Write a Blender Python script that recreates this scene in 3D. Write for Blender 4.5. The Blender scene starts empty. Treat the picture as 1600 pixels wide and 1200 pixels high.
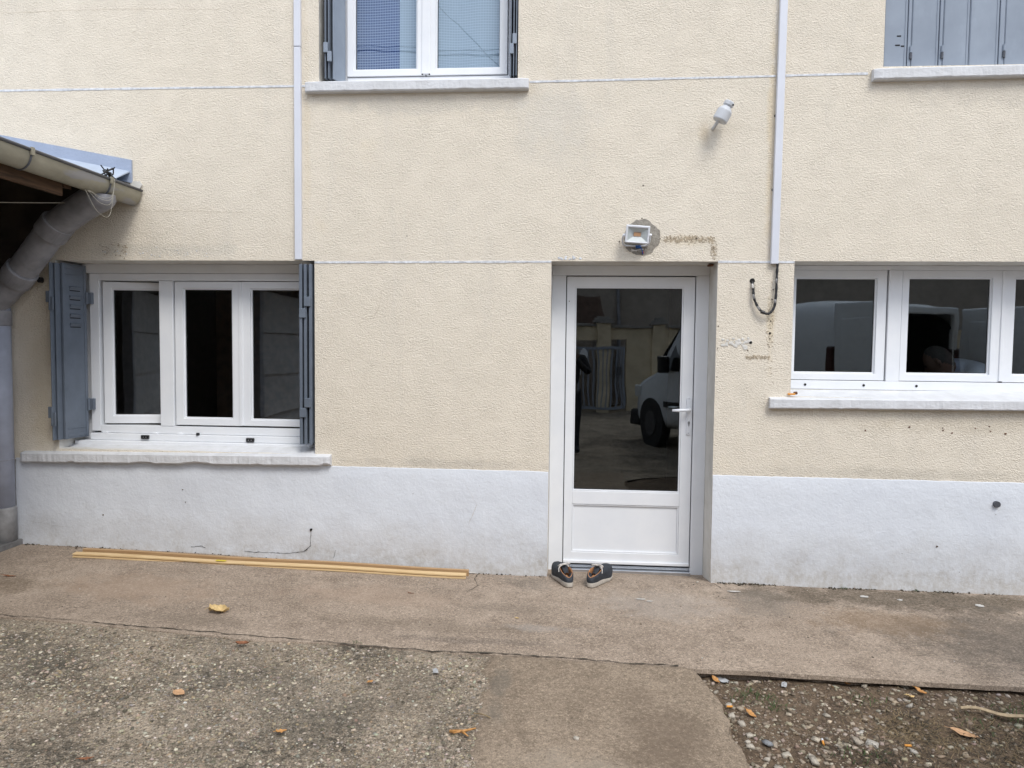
import bpy, bmesh, math, random
import numpy as np
from mathutils import Vector, Matrix, noise as mnoise
C = bpy.context.scene
COL = C.collection
PI = math.pi
R = math.radians
random.seed(7)
rng = np.random.default_rng(11)

# ------------------------------------------------------------------ camera
cam_d = bpy.data.cameras.new('camera'); cam = bpy.data.objects.new('camera', cam_d); COL.objects.link(cam)
cam_d.sensor_width = 36; cam_d.lens = 25.2; cam_d.clip_start = 0.02; cam_d.clip_end = 1000
_r = Vector((0.99715, 0.07463, 0.01085)); _u = Vector((-0.01466, 0.05079, 0.9986)); _f = Vector((-0.07397, 0.99592, -0.05174))
_m = Matrix((_r, _u, -_f)).transposed().to_4x4(); _m.translation = Vector((0, -4.9083, 1.5459))
cam.matrix_world = _m
C.camera = cam

# ------------------------------------------------------------------ sky, sun, exposure
SUN_EL, SUN_AZ = R(52), R(150)      # azimuth measured clockwise from +Y
w = bpy.data.worlds.new('World'); C.world = w; w.use_nodes = True
nt = w.node_tree; nt.nodes.clear()
out = nt.nodes.new('ShaderNodeOutputWorld'); bg = nt.nodes.new('ShaderNodeBackground'); bg.inputs['Strength'].default_value = 0.107
sky = nt.nodes.new('ShaderNodeTexSky'); sky.sky_type = 'NISHITA'; sky.sun_disc = False
sky.sun_elevation = SUN_EL; sky.sun_rotation = SUN_AZ; sky.air_density = 1.0; sky.dust_density = 1.5
tc = nt.nodes.new('ShaderNodeTexCoord'); mp = nt.nodes.new('ShaderNodeMapping'); mp.inputs['Scale'].default_value = (1, 1, 2.2)
nz = nt.nodes.new('ShaderNodeTexNoise'); nz.inputs['Scale'].default_value = 2.6; nz.inputs['Detail'].default_value = 7; nz.inputs['Roughness'].default_value = 0.6
cr = nt.nodes.new('ShaderNodeValToRGB'); cr.color_ramp.elements[0].position = 0.36; cr.color_ramp.elements[0].color = (0.55, 0.55, 0.55, 1)
cr.color_ramp.elements[1].position = 0.56; cr.color_ramp.elements[1].color = (1, 1, 1, 1)
mx = nt.nodes.new('ShaderNodeMix'); mx.data_type = 'RGBA'
nt.links.new(tc.outputs['Generated'], mp.inputs['Vector']); nt.links.new(mp.outputs['Vector'], nz.inputs['Vector'])
nt.links.new(nz.outputs['Fac'], cr.inputs['Fac']); nt.links.new(cr.outputs['Color'], mx.inputs['Factor'])
nt.links.new(sky.outputs['Color'], mx.inputs['A']); mx.inputs['B'].default_value = (7.2, 7.8, 8.9, 1)
nt.links.new(mx.outputs['Result'], bg.inputs['Color']); nt.links.new(bg.outputs['Background'], out.inputs['Surface'])
sd = bpy.data.lights.new('sun', 'SUN'); sd.energy = 1.25; sd.angle = R(22); sd.color = (1.0, 0.96, 0.90)
sun = bpy.data.objects.new('sun', sd); COL.objects.link(sun)
sdir = Vector((math.sin(SUN_AZ) * math.cos(SUN_EL), math.cos(SUN_AZ) * math.cos(SUN_EL), math.sin(SUN_EL)))
sun.rotation_euler = sdir.to_track_quat('Z', 'Y').to_euler(); sun.location = (3, -8, 9)
vs = C.view_settings; vs.view_transform = 'Standard'; vs.look = 'None'; vs.gamma = 1; vs.use_curve_mapping = False; vs.exposure = 0.83

# ------------------------------------------------------------------ material helpers
class NT:
    def __init__(s, name):
        s.m = bpy.data.materials.new(name); s.m.use_nodes = True; s.t = s.m.node_tree; s.t.nodes.clear()
        s.out = s.t.nodes.new('ShaderNodeOutputMaterial'); s.tc = s.t.nodes.new('ShaderNodeTexCoord')
    def n(s, typ, props=None, **inp):
        k = s.t.nodes.new('ShaderNode' + typ)
        for a, b in (props or {}).items(): setattr(k, a, b)
        for a, b in inp.items():
            key = int(a[1:]) if a[0] == '_' and a[1:].isdigit() else a.replace('_', ' ')
            s.set(k.inputs[key], b)
        return k
    def set(s, sock, v):
        if isinstance(v, bpy.types.NodeSocket): s.t.links.new(v, sock)
        elif isinstance(v, bpy.types.Node): s.t.links.new(v.outputs[0], sock)
        else:
            if isinstance(v, tuple) and len(v) == 3 and sock.type == 'RGBA': v = (*v, 1)
            sock.default_value = v
    def noise(s, scale, detail=4, rough=0.55, stretch=None, dist=0.0, seed=0.0):
        v = s.tc.outputs['Object']
        if stretch or seed:
            v = s.n('Mapping', Vector=v, Scale=stretch or (1, 1, 1), Location=(seed, seed * 1.7, seed * 0.6)).outputs[0]
        return s.n('TexNoise', Vector=v, Scale=scale, Detail=detail, Roughness=rough, Distortion=dist).outputs['Fac']
    def voro(s, scale, stretch=None, feature='F1', out='Distance'):
        v = s.tc.outputs['Object']
        if stretch: v = s.n('Mapping', Vector=v, Scale=stretch).outputs[0]
        return s.n('TexVoronoi', {'feature': feature}, Vector=v, Scale=scale).outputs[out]
    def ramp(s, fac, *stops):
        k = s.n('ValToRGB', Fac=fac); e = k.color_ramp.elements
        while len(e) < len(stops): e.new(0.5)
        for el, (p, c) in zip(e, stops):
            el.position = p; el.color = (*c, 1) if isinstance(c, tuple) else (c, c, c, 1)
        return k.outputs['Color']
    def mix(s, fac, a, b, mode='MIX'):
        k = s.t.nodes.new('ShaderNodeMix'); k.data_type = 'RGBA'; k.blend_type = mode
        s.set(k.inputs['Factor'], fac); s.set(k.inputs['A'], a); s.set(k.inputs['B'], b)
        return k.outputs['Result']
    def math(s, op, a, b=0.0, c=0.0):
        k = s.t.nodes.new('ShaderNodeMath'); k.operation = op
        s.set(k.inputs[0], a); s.set(k.inputs[1], b); s.set(k.inputs[2], c)
        return k.outputs[0]
    def sep(s):
        return s.n('SeparateXYZ', Vector=s.tc.outputs['Object'])
    def bump(s, h, dist, strength=1.0, normal=None):
        k = s.n('Bump', Height=h, Distance=dist, Strength=strength)
        if normal is not None: s.set(k.inputs['Normal'], normal)
        return k.outputs[0]
    def done(s, color, rough=0.5, normal=None, metal=0.0, spec=0.5, **kw):
        b = s.n('BsdfPrincipled'); s.set(b.inputs['Base Color'], color); s.set(b.inputs['Roughness'], rough)
        s.set(b.inputs['Metallic'], metal); s.set(b.inputs['Specular IOR Level'], spec)
        for k, v in kw.items(): s.set(b.inputs[k.replace('_', ' ')], v)
        if normal is not None: s.set(b.inputs['Normal'], normal)
        s.t.links.new(b.outputs[0], s.out.inputs['Surface'])
        return s.m

M = {}
def simple(name, col, rough=0.5, metal=0.0, var=0.12, scale=14, spec=0.5, bump=0.0, bscale=200):
    t = NT(name); f = t.noise(scale, 5)
    c = t.mix(t.ramp(f, (0.35, 0.0), (0.7, 1.0)), tuple(x * (1 - var) for x in col), tuple(min(1, x * (1 + var)) for x in col))
    nm = t.bump(t.noise(bscale, 3), bump) if bump else None
    M[name] = t.done(c, rough, nm, metal, spec); return M[name]

def mat_stucco():
    t = NT('cream_roughcast')
    big = t.noise(0.9, 5, 0.6); mid = t.noise(5, 5, 0.65, seed=3)
    c = t.mix(t.ramp(big, (0.3, 0.0), (0.7, 1.0)), (0.800, 0.724, 0.602), (0.825, 0.752, 0.632))
    c = t.mix(t.math('MULTIPLY', t.ramp(mid, (0.5, 0.0), (0.8, 1.0)), 0.35), c, (0.74, 0.68, 0.565))
    # grey weathering streaks (thin, vertical)
    st = t.noise(7, 6, 0.6, stretch=(1, 1, 0.12), seed=8)
    c = t.mix(t.math('MULTIPLY', t.ramp(st, (0.55, 0.0), (0.8, 1.0)), 0.22), c, (0.60, 0.57, 0.52))
    # small yellowed repairs
    yl = t.noise(2.3, 3, 0.5, seed=21)
    c = t.mix(t.math('MULTIPLY', t.ramp(yl, (0.66, 0.0), (0.75, 1.0)), 0.30), c, (0.79, 0.69, 0.52))
    so = t.sep(); wob = t.math('SUBTRACT', t.noise(6, 6, 0.75, seed=17), 0.5)
    for (x, z, rx, rz2, col, amt) in ((1.33, 2.95, 0.035, 0.95, (0.74, 0.62, 0.43), 0.6), (-1.80, 3.0, 0.03, 0.9, (0.76, 0.66, 0.49), 0.45), (2.9, 1.08, 1.3, 0.10, (0.62, 0.55, 0.44), 0.5), (-1.0, 3.18, 0.75, 0.07, (0.60, 0.56, 0.49), 0.5),
            (2.8, 3.20, 0.8, 0.10, (0.62, 0.57, 0.49), 0.5), (1.36, 1.75, 0.03, 0.32, (0.76, 0.65, 0.46), 0.6), (0.80, 2.27, 0.22, 0.05, (0.74, 0.64, 0.47), 0.5), (-0.1, 3.05, 0.35, 0.35, (0.66, 0.63, 0.57), 0.35), (-2.8, 2.20, 0.7, 0.06, (0.62, 0.58, 0.50), 0.5),
            (-0.8, 0.73, 0.9, 0.045, (0.58, 0.53, 0.45), 0.55), (2.2, 0.73, 1.2, 0.05, (0.60, 0.55, 0.46), 0.5), (0.9, 2.95, 0.06, 0.10, (0.62, 0.52, 0.38), 0.6), (-3.78, 1.3, 0.12, 0.7, (0.70, 0.61, 0.46), 0.6)):  # last entry paints the warm shade beside the carport into the colour
        dx = t.math('DIVIDE', t.math('SUBTRACT', so.outputs['X'], x), rx); dz = t.math('DIVIDE', t.math('SUBTRACT', so.outputs['Z'], z), rz2)
        d = t.math('ADD', t.math('SQRT', t.math('ADD', t.math('MULTIPLY', dx, dx), t.math('MULTIPLY', dz, dz))), t.math('MULTIPLY', wob, 2.4))
        c = t.mix(t.math('MULTIPLY', t.ramp(d, (0.3, 1.0), (1.3, 0.0)), amt), c, col)
    h1 = t.noise(112, 3, 0.55, stretch=(0.72, 1, 1.15), dist=0.8); h2 = t.voro(140, feature='SMOOTH_F1')
    h3 = t.noise(230, 2, 0.5)
    h = t.math('ADD', t.math('MULTIPLY', t.ramp(h1, (0.36, 0.0), (0.64, 1.0)), 0.75), t.math('ADD', t.math('MULTIPLY', h2, 0.5), t.math('MULTIPLY', h3, 0.2)))
    h = t.math('MULTIPLY', h, t.ramp(t.noise(7, 4, 0.6, seed=51), (0.3, 0.55), (0.7, 1.0)))
    pit = t.ramp(h1, (0.30, 1.0), (0.42, 0.0))
    c = t.mix(t.math('MULTIPLY', pit, 0.30), c, (0.52, 0.48, 0.41))  # self-shading of the roughcast hollows mixed into the colour
    M['stucco'] = t.done(c, 0.92, t.bump(h, 0.006, 0.85), spec=0.2)
mat_stucco()

def mat_plinth():
    t = NT('white_plinth_paint')
    mid = t.noise(4, 6, 0.65, seed=2)
    c = t.mix(t.ramp(mid, (0.35, 0.0), (0.7, 1.0)), (0.655, 0.685, 0.732), (0.705, 0.735, 0.778))
    z = t.sep().outputs['Z']
    # splash dirt just above the ground, broken up by noise
    zz = t.math('ADD', z, t.math('MULTIPLY', t.math('SUBTRACT', t.noise(6, 6, 0.7, seed=5), 0.5), 0.45))
    d = t.ramp(zz, (-0.02, 1.0), (0.12, 0.50), (0.36, 0.0))
    spk = t.ramp(t.noise(38, 6, 0.75, stretch=(1, 1, 0.7)), (0.30, 0.45), (0.66, 1.0))
    c = t.mix(t.math('MULTIPLY', t.math('MULTIPLY', d, spk), 0.80), c, (0.36, 0.325, 0.275))
    dots = t.ramp(t.voro(13), (0.035, 1.0), (0.05, 0.0))
    c = t.mix(t.math('MULTIPLY', dots, t.ramp(t.noise(3, 2, seed=9), (0.55, 0.0), (0.6, 0.8))), c, (0.16, 0.14, 0.12))
    h = t.math('ADD', t.math('MULTIPLY', t.noise(55, 4, 0.6, dist=0.5), 0.8), t.math('MULTIPLY', t.noise(10, 3, 0.5, seed=4), 1.2))
    M['plinth'] = t.done(c, 0.8, t.bump(h, 0.0042, 0.8), spec=0.3)
mat_plinth()

def mat_pvc():
    t = NT('white_upvc')
    f = t.noise(6, 4)
    c = t.mix(t.ramp(f, (0.35, 0.0), (0.7, 1.0)), (0.765, 0.785, 0.815), (0.81, 0.825, 0.845))
    g = t.noise(30, 5, 0.7, seed=3)
    c = t.mix(t.math('MULTIPLY', t.ramp(g, (0.6, 0.0), (0.8, 1.0)), 0.14), c, (0.5, 0.47, 0.42))
    M['pvc'] = t.done(c, 0.34, t.bump(t.noise(9, 2), 0.0008), spec=0.45)
mat_pvc()

def mat_reveal():
    t = NT('reveal_paint')
    c = t.mix(t.ramp(t.noise(7, 5), (0.35, 0.0), (0.7, 1.0)), (0.62, 0.60, 0.55), (0.72, 0.70, 0.66))
    M['reveal'] = t.done(c, 0.8, t.bump(t.noise(60, 4), 0.003), spec=0.3)
mat_reveal()

def mat_sill():
    t = NT('painted_stone_sill')
    c = t.mix(t.ramp(t.noise(9, 6, 0.65), (0.35, 0.0), (0.7, 1.0)), (0.60, 0.605, 0.615), (0.70, 0.71, 0.73))
    s2 = t.noise(9, 6, 0.75, stretch=(1, 1, 0.5), seed=6)
    c = t.mix(t.math('MULTIPLY', t.ramp(s2, (0.62, 0.0), (0.78, 1.0)), 0.35), c, (0.45, 0.41, 0.35))
    h = t.math('ADD', t.noise(70, 4, 0.6, stretch=(0.5, 1, 1)), t.math('MULTIPLY', t.noise(14, 4, seed=3), 1.0))
    M['sill'] = t.done(c, 0.75, t.bump(h, 0.004, 0.9), spec=0.3)
mat_sill()

def mat_shutter(name, a, b):
    t = NT(name)
    c = t.mix(t.ramp(t.noise(3.2, 5, 0.6), (0.35, 0.0), (0.68, 1.0)), a, b)
    c = t.mix(t.math('MULTIPLY', t.ramp(t.noise(16, 5, 0.7, stretch=(1, 1, 0.4), seed=4), (0.55, 0.0), (0.8, 1.0)), 0.25), c, tuple(x * 1.35 for x in b))
    M[name] = t.done(c, 0.5, t.bump(t.noise(2.5, 2), 0.004), spec=0.4)
mat_shutter('grey_shutter_paint', (0.115, 0.138, 0.172), (0.160, 0.188, 0.230))
mat_shutter('pale_grey_shutter_paint', (0.235, 0.275, 0.335), (0.285, 0.330, 0.395))

def mat_glass(name, tint, ior=1.72):
    t = NT(name)
    tr = t.n('BsdfTransparent', Color=tint); gl = t.n('BsdfGlossy', Color=(0.88, 0.96, 1.0), Roughness=0.0)
    gl.inputs['Normal'].default_value = (0, 0, 0)
    nm = t.bump(t.noise(1.6, 2, 0.5), 0.0016)
    t.set(gl.inputs['Normal'], nm)
    bf = t.n('NewGeometry').outputs['Backfacing']
    fr = t.n('Fresnel', IOR=t.math('ADD', ior, t.math('MULTIPLY', bf, 1 / ior - ior)))
    mxs = t.n('MixShader'); t.set(mxs.inputs[0], fr.outputs[0]); t.t.links.new(tr.outputs[0], mxs.inputs[1]); t.t.links.new(gl.outputs[0], mxs.inputs[2])
    t.t.links.new(mxs.outputs[0], t.out.inputs['Surface']); M[name] = t.m
mat_glass('window_glass', (0.52, 0.56, 0.58), 2.1)
mat_glass('lamp_glass', (0.95, 0.97, 0.97), 1.3)
mat_glass('upper_window_glass', (0.86, 0.92, 1.0), 2.0)

def concrete(name, c1, c2, c3, fine=0.35, grain=160, stains=(), pebbles=None, dark=None):
    t = NT(name)
    c = t.mix(t.ramp(t.noise(1.5, 8, 0.72), (0.36, 0.0), (0.62, 1.0)), c1, c2)
    c = t.mix(t.ramp(t.noise(4.2, 8, 0.78, seed=7), (0.48, 0.0), (0.70, 0.9)), c, c3)
    h = t.math('MULTIPLY', t.noise(28, 5, 0.6, seed=2), 0.8)
    if pebbles:
        # aggregate showing in the worn face: cells of stone of several colours with matrix between
        vk = t.n('TexVoronoi', {'feature': 'F1'}, Vector=t.tc.outputs['Object'], Scale=pebbles, Randomness=1.0)
        rnd = t.n('SeparateColor', Color=vk.outputs['Color']).outputs[0]
        pc = t.ramp(rnd, (0.0, (0.17, 0.148, 0.112)), (0.3, (0.37, 0.305, 0.215)), (0.55, (0.27, 0.225, 0.16)), (0.8, (0.48, 0.41, 0.31)), (1.0, (0.56, 0.51, 0.43)))
        fac = t.ramp(vk.outputs['Distance'], (0.26, 1.0), (0.48, 0.0))
        c = t.mix(t.math('MULTIPLY', fac, t.ramp(t.noise(2.6, 4, 0.6, seed=14), (0.35, 0.35), (0.6, 0.95))), c, pc)
        vk2 = t.n('TexVoronoi', {'feature': 'F1'}, Vector=t.tc.outputs['Object'], Scale=pebbles * 2.3, Randomness=1.0)
        r2_ = t.n('SeparateColor', Color=vk2.outputs['Color']).outputs[1]
        c = t.mix(t.math('MULTIPLY', t.ramp(r2_, (0.60, 0.0), (0.85, 0.75)), t.ramp(vk2.outputs['Distance'], (0.3, 1.0), (0.5, 0.0))), c, (0.44, 0.41, 0.35))
        c = t.mix(t.math('MULTIPLY', t.ramp(r2_, (0.15, 0.85), (0.42, 0.0)), t.ramp(vk2.outputs['Distance'], (0.3, 1.0), (0.55, 0.0))), c, (0.06, 0.055, 0.045))
        h = t.math('ADD', h, t.math('MULTIPLY', fac, 1.2))
    sp = t.noise(grain, 3, 0.75); sp2 = t.noise(grain * 0.42, 4, 0.8, seed=31)
    c = t.mix(t.math('MULTIPLY', t.ramp(sp2, (0.30, 1.0), (0.47, 0.0)), fine * 1.5), c, tuple(x * 0.36 for x in c1))
    c = t.mix(t.math('MULTIPLY', t.ramp(sp2, (0.54, 0.0), (0.70, 1.0)), fine * 1.3), c, tuple(min(0.75, x * 1.75) for x in c2))
    c = t.mix(t.math('MULTIPLY', t.ramp(sp, (0.28, 1.0), (0.47, 0.0)), fine * 1.5), c, tuple(x * 0.36 for x in c1))
    c = t.mix(t.math('MULTIPLY', t.ramp(sp, (0.56, 0.0), (0.72, 1.0)), fine * 1.2), c, tuple(min(0.75, x * 1.8) for x in c2))
    fl = t.voro(38)
    c = t.mix(t.math('MULTIPLY', t.ramp(fl, (0.09, 1.0), (0.16, 0.0)), t.ramp(t.noise(11, 3, seed=12), (0.55, 0.0), (0.62, 0.8))), c, tuple(x * 0.35 for x in c1))
    if dark:
        # lichen and soot mottling of the old concrete
        dk = t.math('MULTIPLY', t.ramp(t.noise(2.2, 6, 0.75, seed=40), (0.42, 0.0), (0.62, 1.0)), t.ramp(t.noise(30, 6, 0.85, seed=44), (0.40, 0.0), (0.54, 1.0)))
        c = t.mix(t.math('MULTIPLY', dk, 0.85), c, dark)
    for (x, y, rx, ry, col, amt) in stains:
        s = t.sep(); nzx = t.math('SUBTRACT', t.noise(6, 6, 0.75, seed=x), 0.5)
        dx = t.math('DIVIDE', t.math('SUBTRACT', s.outputs['X'], x), rx); dy = t.math('DIVIDE', t.math('SUBTRACT', s.outputs['Y'], y), ry)
        d = t.math('ADD', t.math('SQRT', t.math('ADD', t.math('MULTIPLY', dx, dx), t.math('MULTIPLY', dy, dy))), t.math('MULTIPLY', nzx, 2.6))
        c = t.mix(t.math('MULTIPLY', t.math('MULTIPLY', t.ramp(d, (0.45, 1.0), (1.25, 0.0)), amt), t.ramp(sp2, (0.35, 1.0), (0.6, 0.55))), c, col)
    h = t.math('ADD', t.math('MULTIPLY', sp, 0.5), t.math('ADD', h, t.math('MULTIPLY', sp2, 0.8)))
    M[name] = t.done(c, 0.9, t.bump(h, 0.005, 1.0), spec=0.25)
concrete('pavement_concrete', (0.262, 0.207, 0.158), (0.400, 0.322, 0.252), (0.185, 0.142, 0.106), 0.62, 170,
         stains=[(-3.45, -0.85, 0.32, 0.22, (0.16, 0.12, 0.08), 0.75), (-0.35, -0.66, 0.42, 0.10, (0.19, 0.155, 0.12), 0.55),
                 (2.3, -0.20, 1.5, 0.26, (0.085, 0.068, 0.046), 0.95), (2.9, -0.85, 1.25, 0.6, (0.115, 0.098, 0.078), 0.85), (-0.75, -1.0, 0.7, 0.12, (0.17, 0.135, 0.10), 0.5), (-2.0, -1.15, 0.6, 0.10, (0.18, 0.145, 0.11), 0.5), (1.9, -0.60, 0.5, 0.25, (0.22, 0.15, 0.09), 0.7), (1.25, -0.35, 0.25, 0.3, (0.17, 0.15, 0.125), 0.6), (-2.6, -0.75, 0.6, 0.3, (0.36, 0.26, 0.185), 0.6), (-1.2, -0.6, 0.7, 0.2, (0.36, 0.265, 0.195), 0.5),
                 (-0.2, -0.18, 0.22, 0.16, (0.17, 0.15, 0.125), 0.55), (0.62, -0.5, 0.5, 0.3, (0.40, 0.36, 0.32), 0.45),
                 (-0.1, -0.95, 0.30, 0.06, (0.40, 0.38, 0.355), 0.35), (-0.55, -1.16, 0.5, 0.05, (0.12, 0.10, 0.085), 0.55)])
concrete('patch_concrete', (0.222, 0.172, 0.124), (0.310, 0.246, 0.182), (0.165, 0.126, 0.089), 0.58, 150,
         stains=[(0.42, -2.05, 0.20, 0.5, (0.15, 0.112, 0.08), 0.75), (0.05, -2.35, 0.28, 0.2, (0.34, 0.29, 0.23), 0.5), (-0.28, -1.6, 0.06, 0.35, (0.13, 0.12, 0.10), 0.6)])
concrete('yard_aggregate', (0.285, 0.230, 0.170), (0.375, 0.307, 0.232), (0.180, 0.140, 0.100), 0.55, 130, pebbles=62, dark=(0.040, 0.036, 0.028),
         stains=[(-2.7, -1.75, 0.7, 0.30, (0.085, 0.078, 0.062), 0.7), (-1.5, -1.75, 0.45, 0.2, (0.10, 0.092, 0.075), 0.5), (-1.05, -2.0, 0.3, 0.3, (0.10, 0.092, 0.075), 0.45)])
concrete('brown_soil', (0.078, 0.053, 0.034), (0.150, 0.108, 0.073), (0.045, 0.032, 0.022), 0.6, 90)

def mat_stone(name, rough=0.85):
    t = NT(name); a = t.n('Attribute', {'attribute_name': 'Col'})
    f = t.noise(130, 4, 0.6)
    c = t.mix(t.math('MULTIPLY', t.ramp(f, (0.35, 1.0), (0.6, 0.0)), 0.45), a.outputs['Color'], (0.10, 0.088, 0.07))
    M[name] = t.done(c, rough, t.bump(f, 0.002), spec=0.3)
mat_stone('pebble_mix')

def mat_wood(name, a, b, axis='X', rough=0.55):
    t = NT(name); st = {'X': (0.06, 1, 1), 'Y': (1, 0.06, 1), 'Z': (1, 1, 0.06)}[axis]
    g = t.noise(55, 5, 0.6, stretch=st, dist=0.4)
    c = t.mix(t.ramp(g, (0.35, 0.0), (0.65, 1.0)), a, b)
    M[name] = t.done(c, rough, t.bump(g, 0.001), spec=0.35)
mat_wood('pine_wood', (0.58, 0.40, 0.20), (0.70, 0.52, 0.29))
mat_wood('tan_wood', (0.36, 0.22, 0.105), (0.45, 0.29, 0.15))
mat_wood('old_beam_wood', (0.05, 0.030, 0.018), (0.12, 0.068, 0.038), 'Y', 0.85)

def mat_gutter():
    t = NT('aged_zinc_gutter')
    g = t.noise(9, 6, 0.65, stretch=(1, 0.5, 1)); p = t.noise(5, 4, 0.6, stretch=(1, 0.35, 1.3), seed=5)
    c = t.mix(t.ramp(g, (0.35, 0.0), (0.7, 1.0)), (0.26, 0.245, 0.19), (0.37, 0.345, 0.27))
    c = t.mix(t.ramp(p, (0.56, 0.0), (0.62, 0.75)), c, (0.30, 0.30, 0.32))
    M['gutter'] = t.done(c, 0.55, t.bump(g, 0.002), metal=0.25)
mat_gutter()
def mat_waffle(name, base, line, alpha, cell):
    # woven net curtain: square grid of threads, thin film between them
    t = NT(name); s = t.sep()
    def ln(o):
        fx = t.math('FRACT', t.math('MULTIPLY', o, 1 / cell))
        return t.ramp(t.math('ABSOLUTE', t.math('SUBTRACT', fx, 0.5)), (0.30, 0.0), (0.46, 1.0))
    lx, lz = ln(s.outputs['X']), ln(s.outputs['Z'])
    g = t.math('MAXIMUM', t.math('MULTIPLY', lx, 0.45), t.math('MULTIPLY', lz, 0.75))
    g = t.math('MAXIMUM', g, t.math('MULTIPLY', lx, lz))
    c = t.mix(g, base, line)
    b = t.n('BsdfDiffuse', Color=c); tl = t.n('BsdfTranslucent', Color=c); tr = t.n('BsdfTransparent')
    m1 = t.n('MixShader', Fac=0.3); t.t.links.new(b.outputs[0], m1.inputs[1]); t.t.links.new(tl.outputs[0], m1.inputs[2])
    m2 = t.n('MixShader'); t.set(m2.inputs[0], t.math('ADD', t.math('MULTIPLY', g, 1 - alpha), alpha))
    t.t.links.new(tr.outputs[0], m2.inputs[1]); t.t.links.new(m1.outputs[0], m2.inputs[2])
    t.t.links.new(m2.outputs[0], t.out.inputs['Surface']); M[name] = t.m
mat_waffle('blue_net', (0.095, 0.15, 0.33), (0.58, 0.68, 0.84), 0.85, 0.0185)
mat_waffle('white_net', (0.50, 0.60, 0.64), (0.72, 0.79, 0.82), 0.95, 0.0185)

simple('black_plastic', (0.014, 0.014, 0.016), 0.45)
simple('dark_hole', (0.012, 0.011, 0.010), 0.9)
simple('dark_gap', (0.02, 0.02, 0.02), 0.8)
simple('grey_pvc_pipe', (0.25, 0.25, 0.268), 0.55, var=0.24, scale=9)
simple('blue_grey_pipe', (0.36, 0.385, 0.46), 0.5, var=0.14, scale=7)
simple('weathered_pvc_pipe', (0.27, 0.265, 0.26), 0.7, var=0.3, scale=9)
simple('sensor_grey', (0.55, 0.57, 0.60), 0.45, var=0.06)
simple('trunking_white', (0.66, 0.68, 0.74), 0.4, var=0.04, scale=3)
simple('joint_paint', (0.66, 0.68, 0.71), 0.75, var=0.22, scale=30, bump=0.003, bscale=60)
simple('lamp_white', (0.74, 0.76, 0.80), 0.35, var=0.04)
simple('reflector_grey', (0.58, 0.60, 0.60), 0.35, var=0.05)
simple('led_orange', (0.72, 0.40, 0.22), 0.5, var=0.05, scale=200)
simple('blue_plastic', (0.02, 0.12, 0.42), 0.4)
simple('red_plastic', (0.35, 0.03, 0.02), 0.5)
simple('bare_mortar', (0.30, 0.275, 0.235), 0.95, var=0.22, scale=40, bump=0.006, bscale=90)
simple('dirt_stain', (0.47, 0.385, 0.275), 0.95, var=0.3, scale=40)
simple('old_plug', (0.13, 0.10, 0.075), 0.9, var=0.3)
simple('rust', (0.14, 0.06, 0.03), 0.9, var=0.4, scale=60)
simple('steel', (0.55, 0.57, 0.60), 0.32, metal=0.9, var=0.08)
simple('pale_wire', (0.40, 0.38, 0.32), 0.5)
simple('zinc_flashing', (0.33, 0.39, 0.51), 0.5, metal=0.0, var=0.07, scale=8, bump=0.003, bscale=60)
simple('zinc_apron', (0.40, 0.46, 0.55), 0.42, metal=0.0, var=0.06, scale=7, bump=0.002, bscale=50)
simple('dark_metal', (0.09, 0.095, 0.11), 0.5, metal=0.3)
simple('tile_brown', (0.13, 0.085, 0.065), 0.85, var=0.3, scale=9)
simple('carport_shade_black', (0.030, 0.024, 0.018), 0.95, var=0.55, scale=5)  # near-black colour standing in for deep shade under the carport roof
simple('brown_panel', (0.42, 0.26, 0.15), 0.7, var=0.2)
simple('plaster_room', (0.30, 0.25, 0.20), 0.9)
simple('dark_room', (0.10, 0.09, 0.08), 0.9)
simple('concrete_panel', (0.62, 0.60, 0.59), 0.85, var=0.12, scale=5, bump=0.004, bscale=40)
simple('post_grey', (0.33, 0.34, 0.38), 0.7)
simple('slab_grey', (0.17, 0.165, 0.16), 0.85, var=0.25, scale=12, bump=0.004, bscale=70)
simple('opposite_render', (0.64, 0.54, 0.38), 0.92, var=0.2, scale=2.2, bump=0.006, bscale=50)
simple('house_render', (0.36, 0.31, 0.26), 0.92, var=0.15, scale=2.0, bump=0.006, bscale=50)
simple('coping_grey', (0.27, 0.255, 0.235), 0.9, var=0.25, scale=8)
simple('gate_blue_grey', (0.26, 0.29, 0.34), 0.5, var=0.1)
simple('paper_white', (0.72, 0.73, 0.76), 0.7, var=0.04)
simple('van_white', (0.70, 0.73, 0.76), 0.18, var=0.03, scale=2)
simple('tyre_black', (0.02, 0.02, 0.02), 0.8)
simple('rim_grey', (0.06, 0.06, 0.065), 0.5)
simple('car_glass', (0.012, 0.014, 0.016), 0.05)
simple('tail_red', (0.055, 0.016, 0.014), 0.2)
simple('shoe_navy', (0.026, 0.031, 0.040), 0.72, var=0.3, scale=45, bump=0.0012, bscale=300)
simple('shoe_lining', (0.40, 0.19, 0.085), 0.7, var=0.2, scale=60)
simple('shoe_inside', (0.03, 0.022, 0.018), 0.9)
simple('shoe_sole', (0.44, 0.40, 0.345), 0.7, var=0.12, scale=50)
simple('lace_white', (0.62, 0.59, 0.55), 0.8, var=0.15, scale=120)
simple('skin', (0.30, 0.18, 0.13), 0.55, var=0.06, scale=30, spec=0.35)
simple('grey_hair', (0.13, 0.115, 0.10), 0.8, var=0.3, scale=150)
simple('shirt_pale_blue', (0.55, 0.61, 0.74), 0.85, var=0.06, scale=30)
simple('trousers_dark', (0.03, 0.033, 0.045), 0.85)
simple('coat_dark', (0.025, 0.025, 0.028), 0.85)
simple('leaf_yellow', (0.56, 0.40, 0.18), 0.6, var=0.22, scale=70)
simple('leaf_orange', (0.48, 0.24, 0.075), 0.6, var=0.22, scale=70)
simple('leaf_tan', (0.52, 0.31, 0.165), 0.6, var=0.18, scale=60)
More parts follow.
